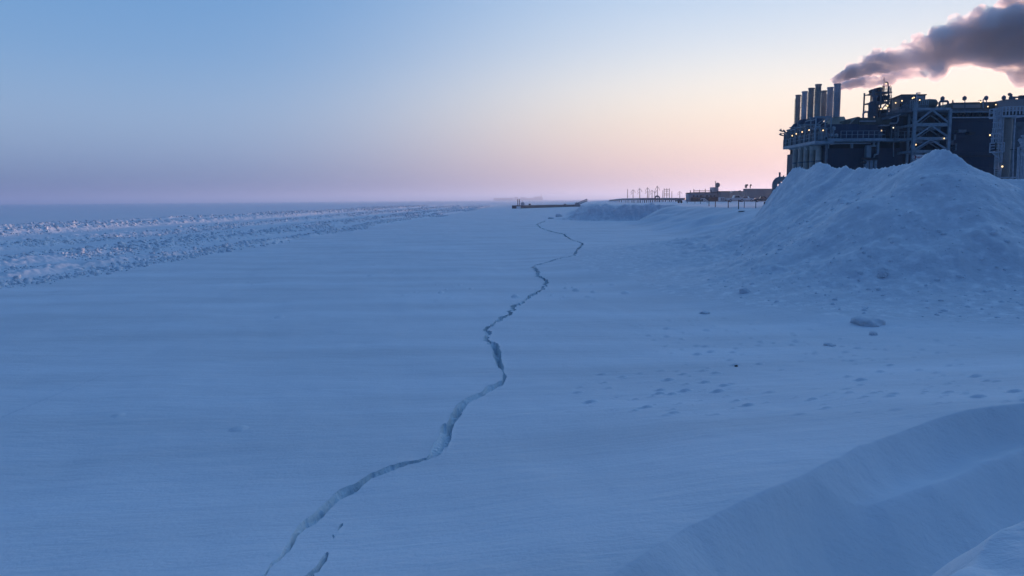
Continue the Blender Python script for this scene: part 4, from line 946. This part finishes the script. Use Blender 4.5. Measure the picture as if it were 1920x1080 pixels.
# the pipeline on its supports
Y = 275; T = empty('pipeline', (W(1220, 378, Y).x, Y, PADZ), 'long insulated pipeline on many short supports crossing behind the snow bank', 'pipeline')
b = MB(); b.tube([W(1143, 375.6, 480), W(1166, 373.4, 350), W(1200, 372.7, 282), W(1285, 372.6, 275)], [.4, .36, .30, .30], 10); b.build('pipe', 'pipe', T)
MB().tube([W(1143, 377, 477), W(1166, 375.0, 348), W(1200, 374.6, 280), W(1285, 374.6, 273)], .14, 8).build('pipe', 'pipe', T)
MB().tube([W(1233, 373.2, 271.5), W(1236, 373.4, 271.5), W(1262, 373.2, 271.5)], .28, 8).build('pipe', 'bldg2', T)
rnd = random.Random(4)
for k in range(34):
    px = 1146+k*3.9+rnd.uniform(-.5, .5); Yk = np.interp(px, (1143, 1166, 1200, 1285), (480, 350, 282, 275)); c = W(px, 375, Yk)
    MB().box(c.x-.14, c.x+.14, Yk-.14, Yk+.14, 2.6, c.z+.1).build('support', 'pole' if k % 3 else 'white', T, False)
arch = [W(1232.4+4.0*math.cos(t), 371.8-4.3*math.sin(t), 271) for t in np.linspace(0, PI, 11)]
MB().tube([arch[0]+Vector((0,0,-1.4))]+arch+[arch[-1]+Vector((0,0,-1.2))], .26, 10).build('pipe_arch', 'steel2', T)

# ------------------------------------------------------------------ dock frozen in the ice
def dock():
    T = empty('ice_dock', (W(975, 391, 430).x, 430, 0), 'long dark floating dock with two upright piles frozen into the ice', 'dock')
    a, c = W(970, 391, 425), W(1083, 388, 495)
    b = MB(); z0, z1 = -.2, 1.45
    d = (c-a); d.z = 0; n_ = Vector((-d.y, d.x, 0)).normalized()*3.5
    P = [a, a+d*.2, a+d, a+d+n_, a+d*.2+n_, a+n_]; zt = [1.75, 1.35, 1.5, 1.5, 1.35, 1.75]
    b.add([(p.x, p.y, z0) for p in P]+[(p.x, p.y, z) for p, z in zip(P, zt)], [tuple(range(5, -1, -1)), tuple(range(6, 12))]+[(i, (i+1) % 6, (i+1) % 6+6, i+6) for i in range(6)]); b.build('hull', 'hull', T, False)
    for px in (970.8, 973.9): MB().tube([W(px, 386, 424), W(px, 373.5, 424)], .22, 8).build('pile', 'hull', T)
    MB().box(W(968.4, 388, 422).x, W(976, 388, 422).x, 421.5, 424.8, -.2, 1.2).build('ice_crust', 'snow', T, False)
    m_ = MB(); m_.pbox(976.5, 380.2, 983.5, 385.5, 430, 433); m_.pbox(978, 379.2, 982.5, 380.2, 430, 433); m_.tube([W(980, 380, 430), W(980, 376, 430)], .12, 5); m_.build('winch_house', 'stackb', T, False)
    for px in (993.3, 1059.5): 
        p = W(px, 385.6, 450 if px < 1000 else 482); MB().lathe((p.x, p.y, p.z-.3), [(.55, 0), (.6, .9), (.75, 1.0), (.7, 1.4), (.2, 1.5)], 10).build('bollard', 'hull', T)
dock()
def ramp_():
    T = empty('access_ramp', (W(1082, 387, 492).x, 492, 0), 'pale truss ramp climbing from the dock end towards the snow bank', 'ramp')
    p, q = W(1080, 385.5, 492), W(1101, 377, 470)
    for off in (0, 3.0):
        b = MB(); o = Vector((0, off, 0)); hv = Vector((0, 0, 1.3))
        b.beam(p+o, q+o, .3); b.beam(p+o+hv, q+o+hv, .25)
        for k in range(9): s, e = p.lerp(q, k/8)+o, p.lerp(q, min(1, (k+1)/8))+o; b.beam(s, s+hv, .14); b.beam(s, e+hv, .12)
        b.build('truss', 'steel', T, False)
    MB().add([p, q, q+Vector((0,3,0)), p+Vector((0,3,0)), p-Vector((0,0,.2)), q-Vector((0,0,.2)), q+Vector((0,3,-.2)), p+Vector((0,3,-.2))], [(0,1,2,3),(7,6,5,4),(0,4,5,1),(1,5,6,2),(2,6,7,3),(3,7,4,0)]).build('deck', 'bldg', T, False)
    b = MB(); b.add([(p.x-1.5, 490, -.2), (p.x+4, 490, -.2), (p.x+4, 496, -.2), (p.x-1.5, 496, -.2), (p.x, 491, 2.8), (p.x+1.2, 491, 2.8), (p.x+1.2, 495, 2.8), (p.x, 495, 2.8)], [(0,1,5,4),(1,2,6,5),(2,3,7,6),(3,0,4,7),(4,5,6,7),(3,2,1,0)]); b.build('abutment', 'steel2', T, False)
ramp_()

# ------------------------------------------------------------------ the far plant in the haze
def far_plant():
    Y = 4200.0; T = empty('distant_plant', (W(960, 376, Y).x, Y, 0), 'hazy far off plant on the horizon with a thin smoking chimney', 'plant building')
    for (a, t_, c) in ((925.5, 371.2, 963), (964, 369.2, 971), (971, 371.6, 992), (976, 370, 986), (986, 371.4, 999)):
        p, q = W(a, t_, Y), W(c, t_, Y); MB().box(p.x, q.x, Y+(a % 7), Y+40+(a % 5), -1, p.z).build('block', 'bldg2', T, False)
    pts = [(998, 372.5), (1001, 370), (1004, 368.7), (1014, 368.2), (1017, 369.5), (1018, 373)]
    q = [(W(a, b, Y).x, W(a, b, Y).z) for a, b in pts]; MB().prism([(q[0][0], -1)]+q+[(q[-1][0], -1)], Y+3, Y+40).build('dome', 'bldg2', T, False)
    MB().tube([W(1015, 373, Y-2), W(1015, 364.3, Y-2)], [2.8, 2.0], 8).build('chimney', 'bldg2', T)
far_plant()
def far_wisp():
    Y = 4200.0; pts = [W(a, b, Y) for a, b in ((1017,364.2),(1024,363.3),(1033,362.6),(1042,362.0),(1052,361.6),(1063,362.2))]
    o = MB().tube(pts, [1, 2.5, 3.6, 3.2, 3.0, 1.2], 10).build('smoke_wisp', 'dark'); m = bpy.data.materials.new('smoke_wisp'); m.use_nodes = True; t = m.node_tree; t.nodes.remove(t.nodes['Principled BSDF'])
    pv = N(t, 'ShaderNodeVolumePrincipled'); pv.inputs['Color'].default_value = (.5,.5,.58,1); pv.inputs['Density'].default_value = .06; L(t, pv.outputs[0], t.nodes['Material Output'].inputs['Volume'])
    o.data.materials.clear(); o.data.materials.append(m); tag(o, 'thin faint smoke wisp trailing from the distant chimney', 'smoke', kind='stuff')
far_wisp()

# ------------------------------------------------------------------ single snow and ice blocks
def clod(name, px, py, size, label, seed, m='pile', flat=.7, sink=.25, cat='snow block'):
    import bmesh
    p = hit(px, py); b = bmesh.new(); bmesh.ops.create_icosphere(b, subdivisions=4, radius=1)
    co = np.array([v.co for v in b.verts]); rnd = random.Random(seed)
    n1 = fbm(co[:, 0]*1.3+seed+co[:, 2]*.7, co[:, 1]*1.3-co[:, 2], 3, seed); n2 = fbm(co[:, 0]*4+co[:, 2]*3, co[:, 1]*4+seed, 3, seed+5)
    for v, a, c in zip(b.verts, n1, n2):
        v.co *= 1+.20*a+.06*c; v.co.z *= flat
        v.co.x *= size; v.co.y *= size; v.co.z *= size
    me = bpy.data.meshes.new(name); b.to_mesh(me); b.free(); me.shade_smooth(); me.materials.append(MAT[m])
    o = bpy.data.objects.new(name, me); COL.objects.link(o); o.location = p+Vector((0, 0, size*flat*(1-2*sink)*.6)); o.rotation_euler = (0, 0, rnd.random()*6)
    return tag(o, label, cat)
clod('snow_boulder', 1630, 606, .60, 'big rounded snow boulder half buried at the foot of the pile', 1, flat=.46, sink=.55)
clod('snow_boulder', 1637, 628, .15, 'small snow lump just below the big rounded boulder', 2)
clod('snow_boulder', 1322, 588, .22, 'flat snow lump lying alone left of the big boulder', 3, flat=.35)
clod('snow_boulder', 1396, 548, .28, 'pale rounded lump at the left foot of the pile', 4, sink=.5)
clod('snow_boulder', 1556, 648, .18, 'low worn lump on the ice left below the big boulder', 5, flat=.4)
clod('snow_boulder', 1047, 406.5, 1.0, 'lone snow block left of the cloddy snow bank', 6)
clod('snow_boulder', 1033, 410, .8, 'flat snow block further left of the snow bank', 7, flat=.4)
clod('snow_boulder', 1655, 517, .24, 'small pale clod halfway up the snow pile', 8)
clod('dark_stone', 1380, 687.5, .05, 'tiny black stone lying on the bare snow', 9, 'dark', cat='stone')
clod('debris', 1392, 396.5, .55, 'dark patch of frozen debris beside the nearest stake', 10, 'steel2', flat=.12, sink=.1, cat='debris')

# ------------------------------------------------------------------ loose blocks of the pressure ridges (far too many to count)
def rubble_blocks():
    rg = np.random.default_rng(5); n = 38000
    wts = np.array([3.6, 4.4, 1.4, 2.6, 1.0, 2.2, 2.0, 2.2]); wts /= wts.sum(); ch = rg.choice(8, n, p=wts)
    u = np.array([r[0] for r in ROWS])[ch]+rg.normal(0, 1, n)*np.array([r[1] for r in ROWS])[ch]*.62
    yy = 30+(rg.random(n)**1.9)*560
    edge = -31.5+.055*(np.minimum(yy, 200)-45)+.02*(np.maximum(yy, 200)-200)
    xx = edge-(u-2.6*vnoise(-40+0*yy, yy/26, 102)); dist = np.hypot(xx, yy)
    k = (u > -1) & (vnoise(xx/4, yy/9, 404) > -.75); xx, yy, dist = xx[k], yy[k], dist[k]; m = len(xx)
    zg = terrain(xx, yy)
    s = (.05+.12*rg.random(m)**2.5)*(1+dist/170)
    import bmesh
    bm = bmesh.new(); bmesh.ops.create_icosphere(bm, subdivisions=1, radius=1.15); bm.verts.ensure_lookup_table()
    c = np.array([v.co for v in bm.verts]); tri = np.array([[v.index for v in f.verts] for f in bm.faces]); bm.free()
    V = c[None]*(1+.8*(rg.random((m, len(c), 1))-.5)); V *= (s[:, None]*np.stack([.7+.9*rg.random(m), .7+.9*rg.random(m), .45+.7*rg.random(m)], 1))[:, None, :]
    for ax in (0, 1, 2):
        an = (rg.random(m)-.5)*(1.1 if ax < 2 else 6.3); cc, ss = np.cos(an)[:, None], np.sin(an)[:, None]
        i, j = [(1, 2), (0, 2), (0, 1)][ax]; a = V[..., i]*cc-V[..., j]*ss; b_ = V[..., i]*ss+V[..., j]*cc; V[..., i] = a; V[..., j] = b_
    V[..., 0] += xx[:, None]; V[..., 1] += yy[:, None]; V[..., 2] += (zg-s*.3)[:, None]
    F = (tri[None]+np.arange(m)[:, None, None]*len(c)).reshape(-1, 3)
    o = fast_mesh('ice_blocks', V.reshape(-1, 3), F, MAT['rub'], True); tag(o, 'countless broken ice blocks heaped along the rubble rows', 'ice blocks', kind='stuff')
rubble_blocks()
def snow_clods():                   # crumbs of ploughed snow on the pile and around its foot
    rg = np.random.default_rng(9); n = 900
    a = rg.random(n); px = 1330+600*a; py = 300+330*rg.random(n)**.8
    k = rg.random(n); th = np.array([math.atan((q-960)/FPX) for q in px]); d = 27+30*rg.random(n)
    x = d*np.sin(th); y = d*np.cos(th); zg, pile, *_ = terrain(x, y, True)
    m = (pile > .3) | (rg.random(n) < .0); x, y, zg = x[m], y[m], zg[m]; n = len(x)
    s = .035+.10*rg.random(n)**3.0
    import bmesh
    b = bmesh.new(); bmesh.ops.create_icosphere(b, subdivisions=1, radius=1); b.verts.ensure_lookup_table()
    c = np.array([v.co for v in b.verts]); tri = np.array([[v.index for v in f.verts] for f in b.faces]); b.free()
    V = c[None]*(1+.45*(rg.random((n, len(c), 1))-.5))*(s[:, None]*np.stack([.8+1.0*rg.random(n), .8+rg.random(n), 1.0+.5*rg.random(n)], 1))[:, None, :]
    V[..., 0] += x[:, None]; V[..., 1] += y[:, None]; V[..., 2] += (zg-s*.62)[:, None]
    F = (tri[None]+np.arange(n)[:, None, None]*len(c)).reshape(-1, 3)
    me = bpy.data.meshes.new('snow_clods'); me.from_pydata(V.reshape(-1, 3).tolist(), [], F.tolist()); me.shade_smooth(); me.materials.append(MAT['rub'])
    o = bpy.data.objects.new('snow_clods', me); COL.objects.link(o); tag(o, 'small crumbs of broken snow strewn over the pile', 'snow clods', kind='stuff')
snow_clods()

# ------------------------------------------------------------------ smoke
def smoke(name, path, Y, label, dens, vox, seed, noise_sc, col=(.975,.975,.985), disp=.9, n_per=16, step=.14, lo=.36):
    """path: (px, py, radius px)"""
    import bmesh
    rg = random.Random(seed); b = bmesh.new()
    P = []
    for (a, c) in zip(path[:-1], path[1:]):
        L_ = math.hypot(c[0]-a[0], c[1]-a[1]); k = max(2, int(L_/((a[2]+c[2])/2)*n_per))
        for i in range(k):
            t = (i+rg.random())/k; P.append([a[j]+(c[j]-a[j])*t for j in range(3)])
    for px, py, r_ in P:
        c = W(px, py, Y); rr = M_(r_, Y); an = rg.random()*2*PI; q = math.sqrt(rg.random())*.80; s = rr*(.16+.26*rg.random()); el_ = rg.uniform(-1, 1)
        p = Vector((c.x+rr*q*math.cos(an)*.9, Y+rr*q*el_*.9, c.z+rr*q*math.sin(an)))
        bmesh.ops.create_icosphere(b, subdivisions=2, radius=s, matrix=Matrix.Translation(p))
        if rg.random() < .6: bmesh.ops.create_icosphere(b, subdivisions=2, radius=rr*.72, matrix=Matrix.Translation((c.x, Y, c.z)))
    me = bpy.data.meshes.new(name); b.to_mesh(me); b.free(); o = bpy.data.objects.new(name, me); COL.objects.link(o)
    r_ = o.modifiers.new('r', 'REMESH'); r_.mode = 'VOXEL'; r_.voxel_size = vox
    for k, (sz, st) in enumerate(((2.4, disp), (1.0, disp*.6), (.4, disp*.25))):
        tx = bpy.data.textures.new(name+'_%d' % k, 'CLOUDS'); tx.noise_scale = sz; tx.noise_depth = 3
        d = o.modifiers.new('d%d' % k, 'DISPLACE'); d.texture = tx; d.strength = st; d.mid_level = .5; d.texture_coords = 'GLOBAL'
    dg = bpy.context.evaluated_depsgraph_get(); me2 = bpy.data.meshes.new_from_object(o.evaluated_get(dg)); o.modifiers.clear(); o.data = me2; me2.name = name
    m = bpy.data.materials.new(name); m.use_nodes = True; t = m.node_tree; t.nodes.remove(t.nodes['Principled BSDF'])
    pv = N(t, 'ShaderNodeVolumePrincipled'); pv.inputs['Color'].default_value = (*col, 1); pv.inputs['Anisotropy'].default_value = .5
    g = N(t, 'ShaderNodeNewGeometry'); n_ = N(t, 'ShaderNodeTexNoise'); n_.inputs['Scale'].default_value = noise_sc; n_.inputs['Detail'].default_value = 6; n_.inputs['Roughness'].default_value = .62; n_.inputs['Distortion'].default_value = .4
    mp = N(t, 'ShaderNodeMapping'); mp.inputs['Rotation'].default_value = (0, R(24), 0); mp.inputs['Scale'].default_value = (.5, 1, 1.25); L(t, g.outputs['Position'], mp.inputs[0]); L(t, mp.outputs[0], n_.inputs[0])
    sx_ = N(t, 'ShaderNodeSeparateXYZ'); L(t, g.outputs['Position'], sx_.inputs[0]); fx_ = N(t, 'ShaderNodeMapRange'); L(t, sx_.outputs[0], fx_.inputs[0])
    fx_.inputs[1].default_value = path[0][0]*0+W(path[0][0], 100, Y).x; fx_.inputs[2].default_value = fx_.inputs[1].default_value+16; fx_.inputs[3].default_value = 3.2; fx_.inputs[4].default_value = 1.0
    mr = N(t, 'ShaderNodeMapRange'); L(t, n_.outputs[0], mr.inputs[0]); mr.inputs[1].default_value = lo; mr.inputs[2].default_value = lo+.16; mr.inputs[3].default_value = dens*.05; mr.inputs[4].default_value = dens; mr.interpolation_type = 'SMOOTHSTEP'
    L(t, math_(t, 'MULTIPLY', mr.outputs[0], fx_.outputs[0]), pv.inputs['Density'])
    L(t, pv.outputs[0], t.nodes['Material Output'].inputs['Volume']); m.cycles.volume_step_rate = step
    me2.materials.clear(); me2.materials.append(m); tag(o, label, 'smoke', kind='stuff'); return o
smoke('smoke_plume', [(1560,152,5),(1574,146,12),(1602,134,20),(1640,122,28),(1690,112,36),(1740,100,45),(1790,88,54),(1840,74,66),(1880,74,80),(1930,74,92),(2000,70,105),(2080,66,115)], 168,
      'broad blue grey smoke plume drifting right from behind the stacks', 0.75, .38, 11, .22, disp=1.6)
smoke('smoke_plume', [(1568,164,4),(1582,162,9),(1605,157,12),(1635,154,14),(1665,149,14),(1700,141,14),(1735,134,12)], 160, 'lower darker smoke streak joining the broad plume from below', 0.9, .28, 12, .30, disp=1.0)

# ------------------------------------------------------------------ haze
def haze():
    me = bpy.data.meshes.new('haze'); a = 13000; z0, z1 = -2.0, 62
    v = [(x, y, z) for z in (z0, z1) for x, y in ((-a,-a),(a,-a),(a,a),(-a,a))]
    f = [(0,3,2,1),(4,5,6,7),(0,1,5,4),(1,2,6,5),(2,3,7,6),(3,0,4,7)]
    me.from_pydata(v, [], f); o = bpy.data.objects.new('haze', me); COL.objects.link(o)
    m = bpy.data.materials.new('haze'); m.use_nodes = True; t = m.node_tree; t.nodes.remove(t.nodes['Principled BSDF'])
    pv = N(t, 'ShaderNodeVolumePrincipled'); pv.inputs['Color'].default_value = (.64,.78,.96,1); pv.inputs['Density'].default_value = HAZE; pv.inputs['Anisotropy'].default_value = .55
    L(t, pv.outputs[0], t.nodes['Material Output'].inputs['Volume']); me.materials.append(m)
    tag(o, 'thin frosty haze lying over the ice', 'haze', kind='stuff')
HAZE = 0.00034
haze()
